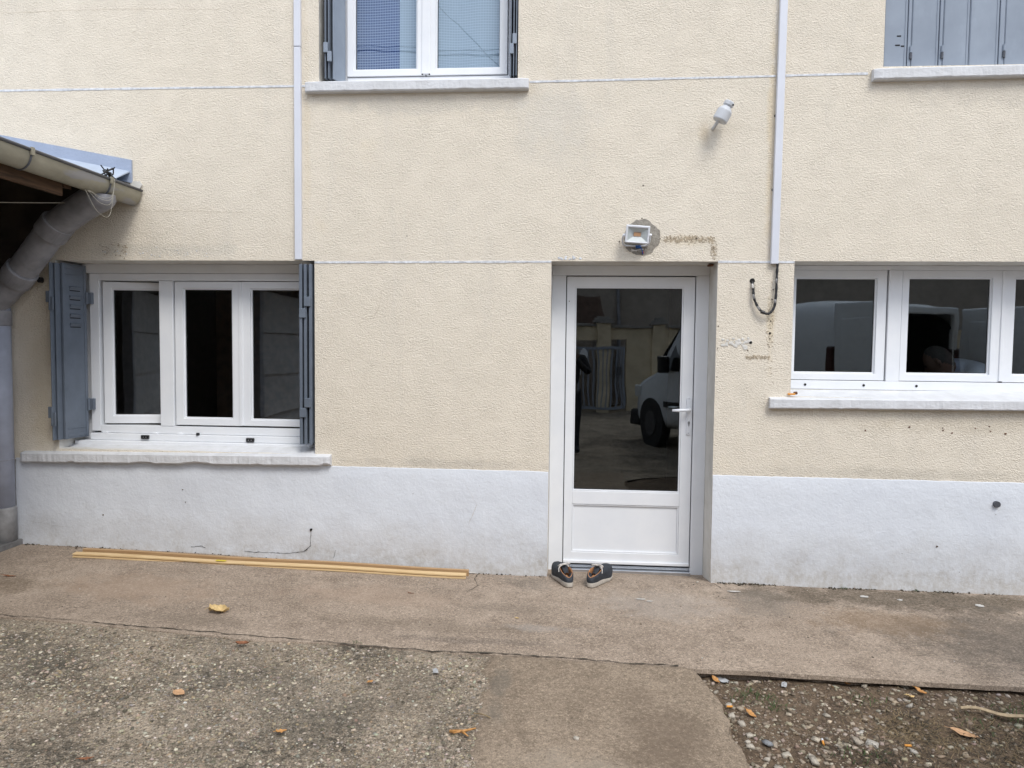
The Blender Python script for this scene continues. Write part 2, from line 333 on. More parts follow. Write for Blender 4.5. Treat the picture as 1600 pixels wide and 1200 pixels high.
simple('leaf_brown', (0.22, 0.085, 0.035), 0.65, var=0.3, scale=70)
simple('splinter_wood', (0.38, 0.29, 0.18), 0.75, var=0.2, scale=60)
simple('straw', (0.24, 0.175, 0.095), 0.8, var=0.35, scale=20)
simple('grass_green', (0.055, 0.10, 0.025), 0.7, var=0.35, scale=30)
simple('moss_dark', (0.055, 0.047, 0.033), 0.95, var=0.5, scale=40)
simple('filter_orange', (0.72, 0.31, 0.05), 0.7)
simple('white_scrap', (0.38, 0.385, 0.39), 0.6, var=0.08)
simple('paint_splash', (0.52, 0.50, 0.465), 0.85, var=0.12, scale=60)
simple('grey_scrap', (0.25, 0.265, 0.29), 0.35)
simple('yellow_label', (0.70, 0.55, 0.04), 0.6)
simple('pole_wood', (0.20, 0.15, 0.11), 0.9)
simple('roof_zinc', (0.30, 0.31, 0.33), 0.6, var=0.12)

# ------------------------------------------------------------------ mesh helpers
class MB:
    def __init__(s): s.v = []; s.f = []
    def add(s, vs, fs):
        o = len(s.v); s.v += [tuple(map(float, v)) for v in vs]; s.f += [tuple(i + o for i in f) for f in fs]; return s
    def box(s, x0, x1, y0, y1, z0, z1):
        vs = [(x, y, z) for z in (z0, z1) for y in (y0, y1) for x in (x0, x1)]
        return s.add(vs, [(0, 2, 3, 1), (4, 5, 7, 6), (0, 1, 5, 4), (2, 6, 7, 3), (0, 4, 6, 2), (1, 3, 7, 5)])
    def obox(s, mat, sx, sy, sz):
        vs = [mat @ Vector((x * sx / 2, y * sy / 2, z * sz / 2)) for z in (-1, 1) for y in (-1, 1) for x in (-1, 1)]
        return s.add(vs, [(0, 2, 3, 1), (4, 5, 7, 6), (0, 1, 5, 4), (2, 6, 7, 3), (0, 4, 6, 2), (1, 3, 7, 5)])
    def tube(s, pts, r, n=10, cap=True):
        pts = [Vector(p) for p in pts]; rs = r if isinstance(r, (list, tuple)) else [r] * len(pts)
        rings = []; prev = None
        for i, p in enumerate(pts):
            d = (pts[min(i + 1, len(pts) - 1)] - pts[max(i - 1, 0)]).normalized()
            if prev is None:
                a = Vector((0, 0, 1)) if abs(d.z) < 0.9 else Vector((1, 0, 0))
                u = d.cross(a).normalized()
            else: u = (prev - d * prev.dot(d)).normalized()
            prev = u; v = d.cross(u)
            rings.append([p + (u * math.cos(2 * PI * k / n) + v * math.sin(2 * PI * k / n)) * rs[i] for k in range(n)])
        vs = [q for rg in rings for q in rg]; fs = []
        for i in range(len(pts) - 1):
            for k in range(n):
                a = i * n + k; b = i * n + (k + 1) % n
                fs.append((a, b, b + n, a + n))
        if cap: fs.append(tuple(range(n - 1, -1, -1))); fs.append(tuple(range((len(pts) - 1) * n, len(pts) * n)))
        return s.add(vs, fs)
    def grid(s, P):
        nu, nv = len(P), len(P[0]); vs = [q for row in P for q in row]
        return s.add(vs, [(i * nv + j, (i + 1) * nv + j, (i + 1) * nv + j + 1, i * nv + j + 1) for i in range(nu - 1) for j in range(nv - 1)])
    def prism(s, poly, axis, a, b):
        # polygon (2D points) extruded along axis from a to b; axis 'x': pts=(y,z) 'y': (x,z) 'z': (x,y)
        def P(p, t): return {'x': (t, p[0], p[1]), 'y': (p[0], t, p[1]), 'z': (p[0], p[1], t)}[axis]
        n = len(poly); vs = [P(p, a) for p in poly] + [P(p, b) for p in poly]
        fs = [tuple(range(n)), tuple(range(2 * n - 1, n - 1, -1))] + [(i, i + n, (i + 1) % n + n, (i + 1) % n) for i in range(n)]
        return s.add(vs, fs)
    def build(s, name, mat, parent=None, smooth=False, bevel=0.0, loc=None, fix=True):
        me = bpy.data.meshes.new(name); me.from_pydata(s.v, [], s.f)
        if fix:
            bm = bmesh.new(); bm.from_mesh(me); bmesh.ops.recalc_face_normals(bm, faces=bm.faces); bm.to_mesh(me); bm.free()
        me.materials.append(M[mat] if isinstance(mat, str) else mat)
        if smooth: me.polygons.foreach_set('use_smooth', [True] * len(me.polygons))
        o = bpy.data.objects.new(name, me); COL.objects.link(o)
        if parent is not None: o.parent = parent
        if loc is not None: o.location = loc
        if bevel:
            b = o.modifiers.new('bevel', 'BEVEL'); b.width = bevel; b.segments = 2; b.limit_method = 'ANGLE'; b.angle_limit = R(40)
        return o
def tag(o, label=None, cat=None, group=None, kind=None):
    for k, v in (('label', label), ('category', cat), ('group', group), ('kind', kind)):
        if v: o[k] = v
    return o
def thing(name, label, cat, loc=(0, 0, 0), rz=0.0, group=None):
    o = bpy.data.objects.new(name, None); COL.objects.link(o); o.location = loc; o.rotation_euler = (0, 0, rz); o.empty_display_size = 0.1
    return tag(o, label, cat, group)
def bx(name, mat, parent, *a, bevel=0.0):
    return MB().box(*a).build(name, mat, parent, bevel=bevel)
def frame_mb(x0, x1, z0, z1, wl, wr, wb, wt, y0, y1):
    """mitred picture frame, outer rectangle with its member widths"""
    o = [(x0, z0), (x1, z0), (x1, z1), (x0, z1)]; i = [(x0 + wl, z0 + wb), (x1 - wr, z0 + wb), (x1 - wr, z1 - wt), (x0 + wl, z1 - wt)]
    vs = [(p[0], y, p[1]) for y in (y0, y1) for p in o + i]; fs = []
    for k in range(4):
        n = (k + 1) % 4
        fs += [(k, n, 4 + n, 4 + k), (8 + k, 12 + k, 12 + n, 8 + n), (k, 8 + k, 8 + n, n), (4 + k, 4 + n, 12 + n, 12 + k)]
    return MB().add(vs, fs)
def sub_dup(o, parent, loc):
    c = o.copy(); COL.objects.link(c); c.parent = parent; c.location = loc; return c

# ------------------------------------------------------------------ ground
GX = [-12, -4, -2.66, -1.65, -0.62, 1, 1.8, 3, 14]; GZ = [0.09, 0.072, 0.048, 0.007, -0.034, -0.038, -0.050, -0.053, -0.06]
def gz(x): return float(np.interp(x, GX, GZ))
EX = [-12, -3.05, -2.485, -1.588, -1.10, -0.186, 0.66, 2.2, 14]; EY = [-1.28, -1.297, -1.32, -1.345, -1.30, -1.317, -1.361, -1.377, -1.5]
def ey(x): return float(np.interp(x, EX, EY))
def nz3(x, y, s, a, k=0): return a * mnoise.noise(Vector((x * s + k, y * s - k, k * 0.37)))
SOIL_Z = -0.100

xs = sorted(set(list(np.arange(-6, 6.01, 0.06)) + [0.70]))
P = []; EDGE = []
for x in xs:
    row = []
    for j in range(31):
        t = j / 30; y = 0.33 + (ey(x) - 0.33) * t
        row.append((x, y, gz(x) + nz3(x, y, 1.6, 0.005) + nz3(x, y, 7, 0.0018, 3) - (0.006 if j == 30 else 0) - 0.04 * min(1, max(0, y) / 0.22)))
    P.append(row); e = row[-1]; EDGE.append([e, (x, e[1] + nz3(x, 0, 9, 0.004) - 0.002, e[2] - 0.022), (x, e[1] + 0.035 + nz3(x, 1, 9, 0.01), e[2] - 0.034), (x, e[1] + 0.04 + nz3(x, 1, 9, 0.01), e[2] - 0.16)])
tag(MB().grid(P).build('pavement', 'pavement_concrete', smooth=True), kind='structure')
MB().grid(EDGE).build('edge', 'pavement_concrete', bpy.data.objects['pavement'])

P = []
for x in list(np.arange(-14, 0.5, 0.14)) + [0.60]:
    row = []
    for j in range(60):
        t = (j / 59) ** 2.2; y = ey(x) + 0.004 - 13.0 * t
        if x > 0.55: xx_ = 0.60 + 5.5 * max(0, min(1, (-y - 3.0) / 1.2)) ** 2
        else: xx_ = x
        row.append((xx_, y, gz(x) - 0.012 + nz3(x, y, 1.1, 0.010, 5) + nz3(x, y, 6, 0.003, 2) + (0.006 if j == 0 else 0)))
    P.append(row)
tag(MB().grid(P).build('yard', 'yard_aggregate', smooth=True), kind='structure')

# newer concrete patch with a broken right edge above the soil
P = []; EDGE = []
def patch_x(y, t):
    l = -0.36 + 0.03 * math.sin(y * 5.0) + nz3(0, y, 7, 0.05, 1)
    r_ = np.interp(-y, [1.30, 1.42, 1.63, 1.95, 2.25, 2.8, 9], [0.64, 0.675, 0.70, 0.715, 0.72, 0.73, 0.9]) + nz3(1, y, 9, 0.035, 4) + nz3(1, y, 30, 0.012, 6)
    return l + (r_ - l) * t
for j in range(76):
    y0 = -1.335 - 0.022 * j if j < 70 else -2.875 - 0.15 * (j - 70)
    row = []
    for i in range(25):
        t = i / 24; x = patch_x(y0, t); y = y0
        if j == 0: y = ey(x) + 0.003
        row.append((x, y, gz(x) + nz3(x, y, 2, 0.004, 9) + nz3(x, y, 11, 0.0015, 2) - (0.008 if i in (0, 24) or j == 0 else 0)))
    e = row[-1]; EDGE.append([e, (e[0] + 0.004 + nz3(0, y0, 22, 0.012), e[1], e[2] - 0.03), (e[0] + 0.02 + nz3(3, y0, 18, 0.03), e[1], e[2] - 0.13)])
    b = row[0]; row.insert(0, (b[0] - 0.02, b[1], b[2] - 0.03))
    P.append(row)
tag(MB().grid(P).build('concrete_patch', 'patch_concrete', smooth=True), kind='structure')
MB().grid(EDGE).build('edge', 'patch_concrete', bpy.data.objects['concrete_patch'])

def soil_h(x, y):
    return SOIL_Z + 0.034 * max(0, min(1, (-y - 2.65) / 0.5)) + nz3(x, y, 1.7, 0.022, 2) + nz3(x, y, 6, 0.013, 8) + nz3(x, y, 19, 0.006, 4) + nz3(x, y, 45, 0.003, 7)
sx = list(np.arange(0.45, 3.2, 0.018)) + list(np.arange(3.2, 14, 0.3))
sy = list(-1.22 - np.arange(0, 1.5, 0.018)) + list(-2.75 - np.arange(0, 12, 0.3))
P = [[(x, y, soil_h(x, y)) for y in sy] for x in sx]
tag(MB().grid(P).build('soil', 'brown_soil', smooth=True), kind='structure')
P = [[(x, y, -0.22 + nz3(x, y, 0.05, 0.04)) for y in np.linspace(-400, 400, 41)] for x in np.linspace(-400, 400, 41)]
tag(MB().grid(P).build('ground', 'brown_soil'), kind='structure')

def ground_crack(pts, wd, seed, zoff=0.004):
    rows = []
    for (x0, y0), (x1, y1) in zip(pts[:-1], pts[1:]):
        n = max(3, int(math.hypot(x1 - x0, y1 - y0) / 0.014)); L_ = math.hypot(x1 - x0, y1 - y0); ux, uy = -(y1 - y0) / L_, (x1 - x0) / L_
        for i in range(n):
            t = i / n; x = x0 + (x1 - x0) * t; y = y0 + (y1 - y0) * t; j = nz3(x, y, 18, 0.012, seed) + nz3(x, y, 60, 0.005, seed); h_ = wd * (0.25 + abs(nz3(x, y, 22, 1.5, seed + 3)))
            z = gz(x) + nz3(x, y, 1.6, 0.005) + nz3(x, y, 7, 0.0018, 3) + zoff
            rows.append([(x + ux * (j - h_), y + uy * (j - h_), z), (x + ux * (j + h_), y + uy * (j + h_), z)])
    o = MB().grid(rows).build('crack', 'moss_dark', pavement, fix=False); return o
pavement = bpy.data.objects['pavement']
ground_crack([(-0.575, -0.02), (-0.60, -0.14), (-0.55, -0.26), (-0.62, -0.42)], 0.0035, 1)
ground_crack([(-1.3, ey(-1.3) + 0.012), (-0.186, ey(-0.186) + 0.012), (0.60, ey(0.60) + 0.012)], 0.0055, 4, 0.0005)
ground_crack([(-3.3, ey(-3.3) + 0.02), (-2.4, ey(-2.4) + 0.02), (-1.3, ey(-1.3) + 0.016)], 0.004, 6, 0.001)
ground_crack([(-0.11, -0.015), (-0.5, -0.01)], 0.004, 8, 0.003); ground_crack([(1.02, -0.03), (1.05, -0.16)], 0.003, 9, 0.003)

# ------------------------------------------------------------------ house
house = thing('house', 'cream rendered house with white plinth, white windows and glazed white door', 'house')
HX0, HX1, HZ0, HZ1 = -9.0, 7.0, -0.3, 5.7
OPEN = [(-3.650, -1.752, 0.775, 2.130), (-0.105, 1.005, -0.30, 2.130), (1.503, 4.45, 1.235, 2.133), (-1.716, -0.348, 3.345, 4.65), (2.025, 3.42, 3.385, 4.65)]
def wall_rects():
    X = sorted({HX0, HX1, *[o[0] for o in OPEN], *[o[1] for o in OPEN]}); Z = sorted({HZ0, HZ1, *[o[2] for o in OPEN], *[o[3] for o in OPEN]})
    for i in range(len(X) - 1):
        for j in range(len(Z) - 1):
            cx, cz = (X[i] + X[i + 1]) / 2, (Z[j] + Z[j + 1]) / 2
            if not any(o[0] < cx < o[1] and o[2] < cz < o[3] for o in OPEN): yield X[i], X[i + 1], Z[j], Z[j + 1]
mb = MB()
for a, b, c, d in wall_rects():
    mb.add([(a, 0, c), (b, 0, c), (b, 0, d), (a, 0, d)], [(0, 1, 2, 3)])
    mb.add([(a, 0.34, c), (b, 0.34, c), (b, 0.34, d), (a, 0.34, d)], [(3, 2, 1, 0)])
mb.build('wall', 'stucco', house, fix=False)
for (a, b, c, d) in OPEN:
    m = MB(); jog = lambda p, k: tuple(q for q in p)
    def strip(p, q, n=26, inner=0.34):
        rows = []
        for i in range(n + 1):
            t = i / n; x = p[0] + (q[0] - p[0]) * t; z = p[1] + (q[1] - p[1]) * t
            dv = 0.004 * mnoise.noise(Vector((x * 9, z * 9, a))) + 0.003 * mnoise.noise(Vector((x * 30, z * 30, b)))
            nx, nz_ = (0, 1) if p[1] == q[1] else (1, 0)
            rows.append([(x + nx * 0, 0.0, z + nz_ * 0), (x + nx * dv, 0.02, z + nz_ * dv), (x, inner, z)])
        m.grid(rows)
    strip((a, c), (a, d)); strip((b, c), (b, d)); strip((a, d), (b, d)); strip((a, c), (b, c))
    m.build('reveal', 'reveal', house, smooth=False)
# rest of the shell
bx('side_wall', 'stucco', house, HX0 - 0.3, HX0, 0, 8.3, HZ0, HZ1); bx('side_wall', 'stucco', house, HX1, HX1 + 0.3, 0, 8.3, HZ0, HZ1)
bx('back_wall', 'stucco', house, HX0, HX1, 8.0, 8.3, HZ0, HZ1)
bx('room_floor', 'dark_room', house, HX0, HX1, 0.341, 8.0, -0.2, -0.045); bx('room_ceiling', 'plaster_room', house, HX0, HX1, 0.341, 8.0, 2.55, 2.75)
bx('attic_floor', 'plaster_room', house, HX0, HX1, 0.0, 8.0, HZ1 + 0.001, HZ1 + 0.15)
for x in (-4.4, -0.75, 1.25, 5.2): bx('room_wall', 'plaster_room', house, x - 0.05, x + 0.05, 0.341, 8.0, -0.045, 2.55)
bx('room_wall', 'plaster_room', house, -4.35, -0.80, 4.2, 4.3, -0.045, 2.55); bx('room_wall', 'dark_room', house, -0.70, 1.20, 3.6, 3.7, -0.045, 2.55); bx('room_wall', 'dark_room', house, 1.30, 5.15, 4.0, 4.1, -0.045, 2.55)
for x in (-2.6, 0.8): bx('room_wall', 'plaster_room', house, x - 0.05, x + 0.05, 0.341, 8.0, 2.75, 5.7)
bx('room_wall', 'plaster_room', house, -2.55, 0.75, 3.5, 3.6, 2.75, 5.7)
bx('interior_partition', 'brown_panel', house, -3.62, -2.5, 2.3, 2.4, -0.045, 2.54)
roof = MB().prism([(-0.45, 5.84), (4.15, 8.2), (8.75, 5.84), (8.75, 5.96), (4.15, 8.34), (-0.45, 5.96)], 'x', HX0 - 0.5, HX1 + 0.5).build('roof', 'tile_brown', house)

# plinth: separate painted band, 4 mm proud, wavy top edge
def plinth(x0, x1, ztop0, ztop1):
    rows = []
    n = int((x1 - x0) / 0.03)
    for i in range(n + 1):
        x = x0 + (x1 - x0) * i / n; zt = ztop0 + (ztop1 - ztop0) * i / n + nz3(x, 0, 5, 0.004) + nz3(x, 0, 22, 0.003) + nz3(x, 0, 60, 0.0015)
        zb = gz(x) - 0.06
        row = [(x, 0.0, zt), (x, -0.0012, zt - 0.0005), (x, -0.0018, zt - 0.006), (x, -0.0030, zt - 0.02)]
        for j in range(1, 15):
            z = zt + (zb - zt) * j / 14
            row.append((x, -0.006 - 0.004 * min(1, j / 3) * (mnoise.noise(Vector((x * 4, z * 4, 1))) + 0.6) - 0.002 * mnoise.noise(Vector((x * 15, z * 15, 3))) - (0.012 * max(0, 1 - (z - gz(x)) / 0.07) if z - gz(x) < 0.07 else 0), z))
        rows.append(row)
    MB().grid(rows).build('plinth', 'plinth', house, smooth=True)
plinth(-3.985, -0.106, 0.700, 0.690); plinth(1.006, 6.8, 0.694, 0.682)
# bare unpainted foot of the wall beside the downpipe
bx('bare_render_strip', 'bare_mortar', house, -4.06, -3.986, -0.005, 0.0, 0.0, 0.69)

# painted joint lines
def joint(x0, x1, z0, z1):
    rows = []
    n = max(4, int((x1 - x0) / 0.03))
    for i in range(n + 1):
        t = i / n; x = x0 + (x1 - x0) * t; z = z0 + (z1 - z0) * t; hw = 0.0075 + nz3(x, z, 14, 0.0025) + nz3(x, z, 50, 0.0015)
        rows.append([(x, 0.0, z + hw), (x, -0.003, z + hw - 0.001), (x, -0.003, z - hw + 0.001), (x, 0.0, z - hw)])
    MB().grid(rows).build('joint_line', 'joint_paint', house)
joint(-8.5, -1.716, 3.330, 3.322); joint(-0.268, 1.345, 3.325, 3.336); joint(1.41, 1.93, 3.338, 3.342)
joint(-1.751, -0.106, 2.118, 2.126); joint(1.006, 1.345, 2.128, 2.126); joint(1.392, 1.502, 2.127, 2.126)

# window sills: chipped painted stone slabs
def sill(x0, x1, y0, z_back, z_front, thick, seed, chips=(), tilt=0.0, back=0.16):
    rows = []; n = int((x1 - x0) / 0.012)
    for i in range(n + 1):
        x = x0 + (x1 - x0) * i / n; dz = tilt * (x - x0)
        e = min(i, n - i); rnd = 0.010 * max(0, 1 - e / 3) ** 2
        nb = nz3(x, seed, 11, 0.004) + nz3(x, seed, 40, 0.0035); nf = nz3(x, seed + 4, 14, 0.003) + nz3(x, seed + 4, 45, 0.002)
        ch = sum(d * max(0, 1 - abs(x - cx) / w_) ** 0.5 for cx, w_, d in chips if abs(x - cx) < w_)
        zt, zb = z_front + dz, z_front - thick + dz + abs(nb) + ch
        rows.append([(x, back, z_back - thick + dz), (x, back, z_back + dz), (x, y0 + 0.03 + rnd, zt + 0.004), (x, y0 + 0.006 + rnd + nf, zt + nz3(x, seed, 30, 0.002)), (x, y0 + rnd + nf, zt - 0.006),
                     (x, y0 + rnd + nf * 1.5, zt - thick * 0.5), (x, y0 + rnd + nf, zb + 0.008), (x, y0 + 0.008 + rnd + ch * 0.6, zb), (x, 0.0, z_front - thick + dz), (x, back, z_back - thick + dz)])
    m = MB().grid(rows)
    for rw in (rows[0], rows[-1]): m.add(rw[:-1], [tuple(range(len(rw) - 1))])
    return m.build('window_sill', 'sill', house)
sill(-3.92, -1.632, -0.05, 0.787, 0.745, 0.070, 1, chips=[(-3.53, 0.03, 0.008), (-3.0, 0.09, 0.010), (-2.60, 0.11, 0.014), (-2.15, 0.03, 0.006), (-1.66, 0.035, 0.014)], tilt=0.0105, back=0.15)
sill(1.362, 4.6, -0.05, 1.268, 1.222, 0.068, 5, chips=[(1.9, 0.05, 0.003)], tilt=0.0075, back=0.235)
sill(-1.800, -0.272, -0.05, 3.362, 3.335, 0.070, 9, chips=[(-0.7, 0.06, 0.004)], back=0.155)
sill(1.953, 3.55, -0.05, 3.388, 3.357, 0.070, 13, chips=[(2.4, 0.05, 0.003)], tilt=0.01, back=0.10)

# ------------------------------------------------------------------ windows
def pane(name, x0, x1, z0, z1, y, parent, mat='window_glass'):
    return MB().add([(x0, y, z0), (x1, y, z0), (x1, y, z1), (x0, y, z1)], [(0, 1, 2, 3)]).build(name, mat, parent, fix=False)
def sash_set(win, x0, x1, z0, z1, wl, wr, wb, wt, y0, y1, yp, glass='window_glass', nm='sash'):
    frame_mb(x0, x1, z0, z1, wl, wr, wb, wt, y0, y1).build(nm, 'pvc', win, bevel=0.003)
    gx0, gx1, gz0, gz1 = x0 + wl, x1 - wr, z0 + wb, z1 - wt
    frame_mb(gx0 - 0.001, gx1 + 0.001, gz0 - 0.001, gz1 + 0.001, 0.011, 0.011, 0.011, 0.011, y0 + 0.012, y0 + 0.03).build('glazing_bead', 'pvc', win, bevel=0.003)
    frame_mb(gx0 + 0.0095, gx1 - 0.0095, gz0 + 0.0095, gz1 - 0.0095, 0.004, 0.004, 0.004, 0.004, yp - 0.003, yp + 0.004).build('glass_seal', 'black_plastic', win)
    pane('pane', gx0 + 0.010, gx1 - 0.010, gz0 + 0.010, gz1 - 0.010, yp, win, glass)

# left ground floor window (three sashes, the left one ajar)
wL = thing('window', None, None); wL.parent = house; wL['label'] = 'wide white three sash window with folded grey shutters, left sash ajar'
bx('fascia', 'pvc', wL, -3.60, -1.755, 0.215, 0.30, 2.062, 2.128, bevel=0.002)
bx('frame', 'pvc', wL, -3.555, -3.484, 0.225, 0.30, 0.88, 2.060, bevel=0.003)
bx('frame', 'pvc', wL, -3.483, -1.757, 0.225, 0.30, 2.008, 2.060, bevel=0.003)
bx('frame', 'pvc', wL, -3.483, -1.757, 0.225, 0.30, 0.868, 0.925, bevel=0.003)
bx('frame', 'pvc', wL, -1.825, -1.757, 0.226, 0.30, 0.926, 2.007, bevel=0.003)
bx('mullion', 'pvc', wL, -3.013, -2.908, 0.222, 0.30, 0.926, 2.007, bevel=0.003)
bx('drip_rail', 'pvc', wL, -3.545, -1.757, 0.190, 0.29, 0.818, 0.866, bevel=0.004)
bx('sub_sill', 'pvc', wL, -3.632, -1.757, 0.140, 0.30, 0.786, 0.817, bevel=0.004)
bx('frame_side_filler', 'pvc', wL, -3.645, -3.557, 0.262, 0.30, 0.82, 2.060)
sash_set(wL, -2.898, -2.402, 0.936, 2.003, 0.062, 0.055, 0.050, 0.050, 0.232, 0.285, 0.258)
sash_set(wL, -2.386, -1.830, 0.938, 2.003, 0.066, 0.066, 0.044, 0.050, 0.232, 0.285, 0.258)
bx('meeting_strip', 'pvc', wL, -2.407, -2.381, 0.224, 0.25, 0.938, 2.001, bevel=0.003)
# ajar left sash hinged on its left edge
piv = bpy.data.objects.new('sash', None)
def rot_mb(m, ang, px, py):
    ca, sa = math.cos(ang), math.sin(ang)
    m.v = [(px + (x - px) * ca - (y - py) * sa, py + (x - px) * sa + (y - py) * ca, z) for x, y, z in m.v]; return m
A = R(11)
sx0, sx1, sz0, sz1 = -3.462, -2.932, 0.936, 2.000
rot_mb(frame_mb(sx0, sx1, sz0, sz1, 0.062, 0.062, 0.056, 0.050, 0.238, 0.290), A, sx0, 0.24).build('sash', 'pvc', wL, bevel=0.003)
rot_mb(frame_mb(sx0 + 0.0715, sx1 - 0.0715, sz0 + 0.0655, sz1 - 0.0595, 0.004, 0.004, 0.004, 0.004, 0.261, 0.268), A, sx0, 0.24).build('glass_seal', 'black_plastic', wL)
rot_mb(frame_mb(sx0 + 0.061, sx1 - 0.061, sz0 + 0.055, sz1 - 0.049, 0.011, 0.011, 0.011, 0.011, 0.250, 0.262), A, sx0, 0.24).build('glazing_bead', 'pvc', wL)
rot_mb(MB().add([(sx0 + 0.072, 0.264, sz0 + 0.066), (sx1 - 0.072, 0.264, sz0 + 0.066), (sx1 - 0.072, 0.264, sz1 - 0.06), (sx0 + 0.072, 0.264, sz1 - 0.06)], [(0, 1, 2, 3)]), A, sx0, 0.24).build('pane', 'window_glass', wL, fix=False)
for px_, z in ((-3.112, 0.846), (-2.306, 0.840)):
    bx('black_clip', 'black_plastic', wL, px_ - 0.030, px_ + 0.030, 0.174, 0.190, z - 0.014, z + 0.014, bevel=0.003)
    for k in (-0.008, 0.012): MB().tube([(px_ + k, 0.1735, z), (px_ + k, 0.1700, z)], 0.004, 8).build('screw', 'steel', wL)
MB().tube([(-2.71, 0.192, 0.868), (-2.71, 0.192, 0.884)], [0.014, 0.012], 10).build('black_stop', 'black_plastic', wL)
for x in (-3.44, -3.05, -2.86): bx('drain_cap', 'pvc', wL, x - 0.020, x + 0.020, 0.205, 0.226, 0.866, 0.878, bevel=0.005)

# right ground floor window
wR = thing('window', None, None); wR.parent = house; wR['label'] = 'long white window right of the door with dark reflecting panes'
X1 = 4.447
bx('frame', 'pvc', wR, 1.506, X1, 0.228, 0.30, 2.100, 2.131, bevel=0.003)
bx('frame', 'pvc', wR, 1.506, X1, 0.222, 0.30, 1.276, 1.336, bevel=0.003)
bx('frame', 'pvc', wR, 1.506, 1.532, 0.224, 0.30, 1.337, 2.099, bevel=0.003)
bx('frame', 'pvc', wR, X1 - 0.06, X1, 0.224, 0.30, 1.337, 2.099, bevel=0.003)
for x0, x1 in ((2.210, 2.298), (3.70, 3.78)): bx('mullion', 'pvc', wR, x0, x1, 0.224, 0.30, 1.337, 2.099, bevel=0.003)
sash_set(wR, 1.534, 2.200, 1.340, 2.100 - 0.001, 0.052, 0.064, 0.046, 0.050, 0.232, 0.285, 0.258)
sash_set(wR, 2.302, 2.958, 1.340, 2.099, 0.042, 0.062, 0.048, 0.047, 0.232, 0.285, 0.258)
sash_set(wR, 2.976, 3.690, 1.340, 2.099, 0.066, 0.055, 0.048, 0.047, 0.232, 0.285, 0.258)
sash_set(wR, 3.790, 4.380, 1.340, 2.099, 0.060, 0.055, 0.048, 0.047, 0.232, 0.285, 0.258)
bx('meeting_strip', 'pvc', wR, 2.956, 2.979, 0.224, 0.25, 1.345, 2.098, bevel=0.003)
bx('meeting_strip_cap', 'dark_gap', wR, 2.957, 2.978, 0.222, 0.25, 1.338, 1.344)
bx('seal_gap', 'dark_gap', wR, 2.2005, 2.2095, 0.26, 0.30, 1.34, 2.095)
for x in (1.668, 2.063, 2.415): MB().tube([(x, 0.2215, 1.306), (x, 0.2185, 1.306)], 0.0085, 10).build('screw_hole', 'dark_hole', wR)
bx('sill_mastic', 'reveal', wR, 1.506, X1, 0.226, 0.30, 1.262, 1.275)

# upper window
wU = thing('window', None, None); wU.parent = house; wU['label'] = 'upstairs white two leaf window with net curtains behind the glass'
bx('frame', 'pvc', wU, -1.700, -1.562, 0.150, 0.22, 3.366, 4.60, bevel=0.003)
bx('frame', 'pvc', wU, -1.561, -0.352, 0.140, 0.22, 3.366, 3.424, bevel=0.004)
bx('frame', 'pvc', wU, -0.428, -0.352, 0.150, 0.22, 3.425, 4.60, bevel=0.003)
bx('frame', 'pvc', wU, -1.700, -0.352, 0.150, 0.22, 4.602, 4.648, bevel=0.003)
sash_set(wU, -1.558, -1.005, 3.429, 4.598, 0.046, 0.056, 0.042, 0.050, 0.130, 0.20, 0.165, 'upper_window_glass')
sash_set(wU, -0.995, -0.431, 3.429, 4.598, 0.063, 0.045, 0.042, 0.050, 0.130, 0.20, 0.165, 'upper_window_glass')
bx('meeting_strip', 'pvc', wU, -1.028, -0.968, 0.122, 0.16, 3.436, 4.598, bevel=0.004)
for x in (-1.024, -0.974): bx('meeting_strip_cap', 'dark_gap', wU, x - 0.004, x + 0.004, 0.121, 0.14, 3.430, 3.437)
def curtain(name, x0, x1, y, amp, freq, mat, label):
    rows = [[(x, y + amp * math.sin((x - x0) * freq) + 0.006 * math.sin(x * 9 + 2), z) for z in (3.40, 3.7, 4.1, 4.55)] for x in np.linspace(x0, x1, 70)]
    return tag(MB().grid(rows).build(name, mat, smooth=True, fix=False), label, 'curtain')
curtain('net_curtain', -1.56, -1.19, 0.235, 0.003, 14, 'blue_net', 'blue square mesh net curtain in the left half of upstairs window')
curtain('net_curtain', -1.205, -0.42, 0.222, 0.009, 19, 'white_net', 'pale square mesh net curtain filling right half of upstairs window')

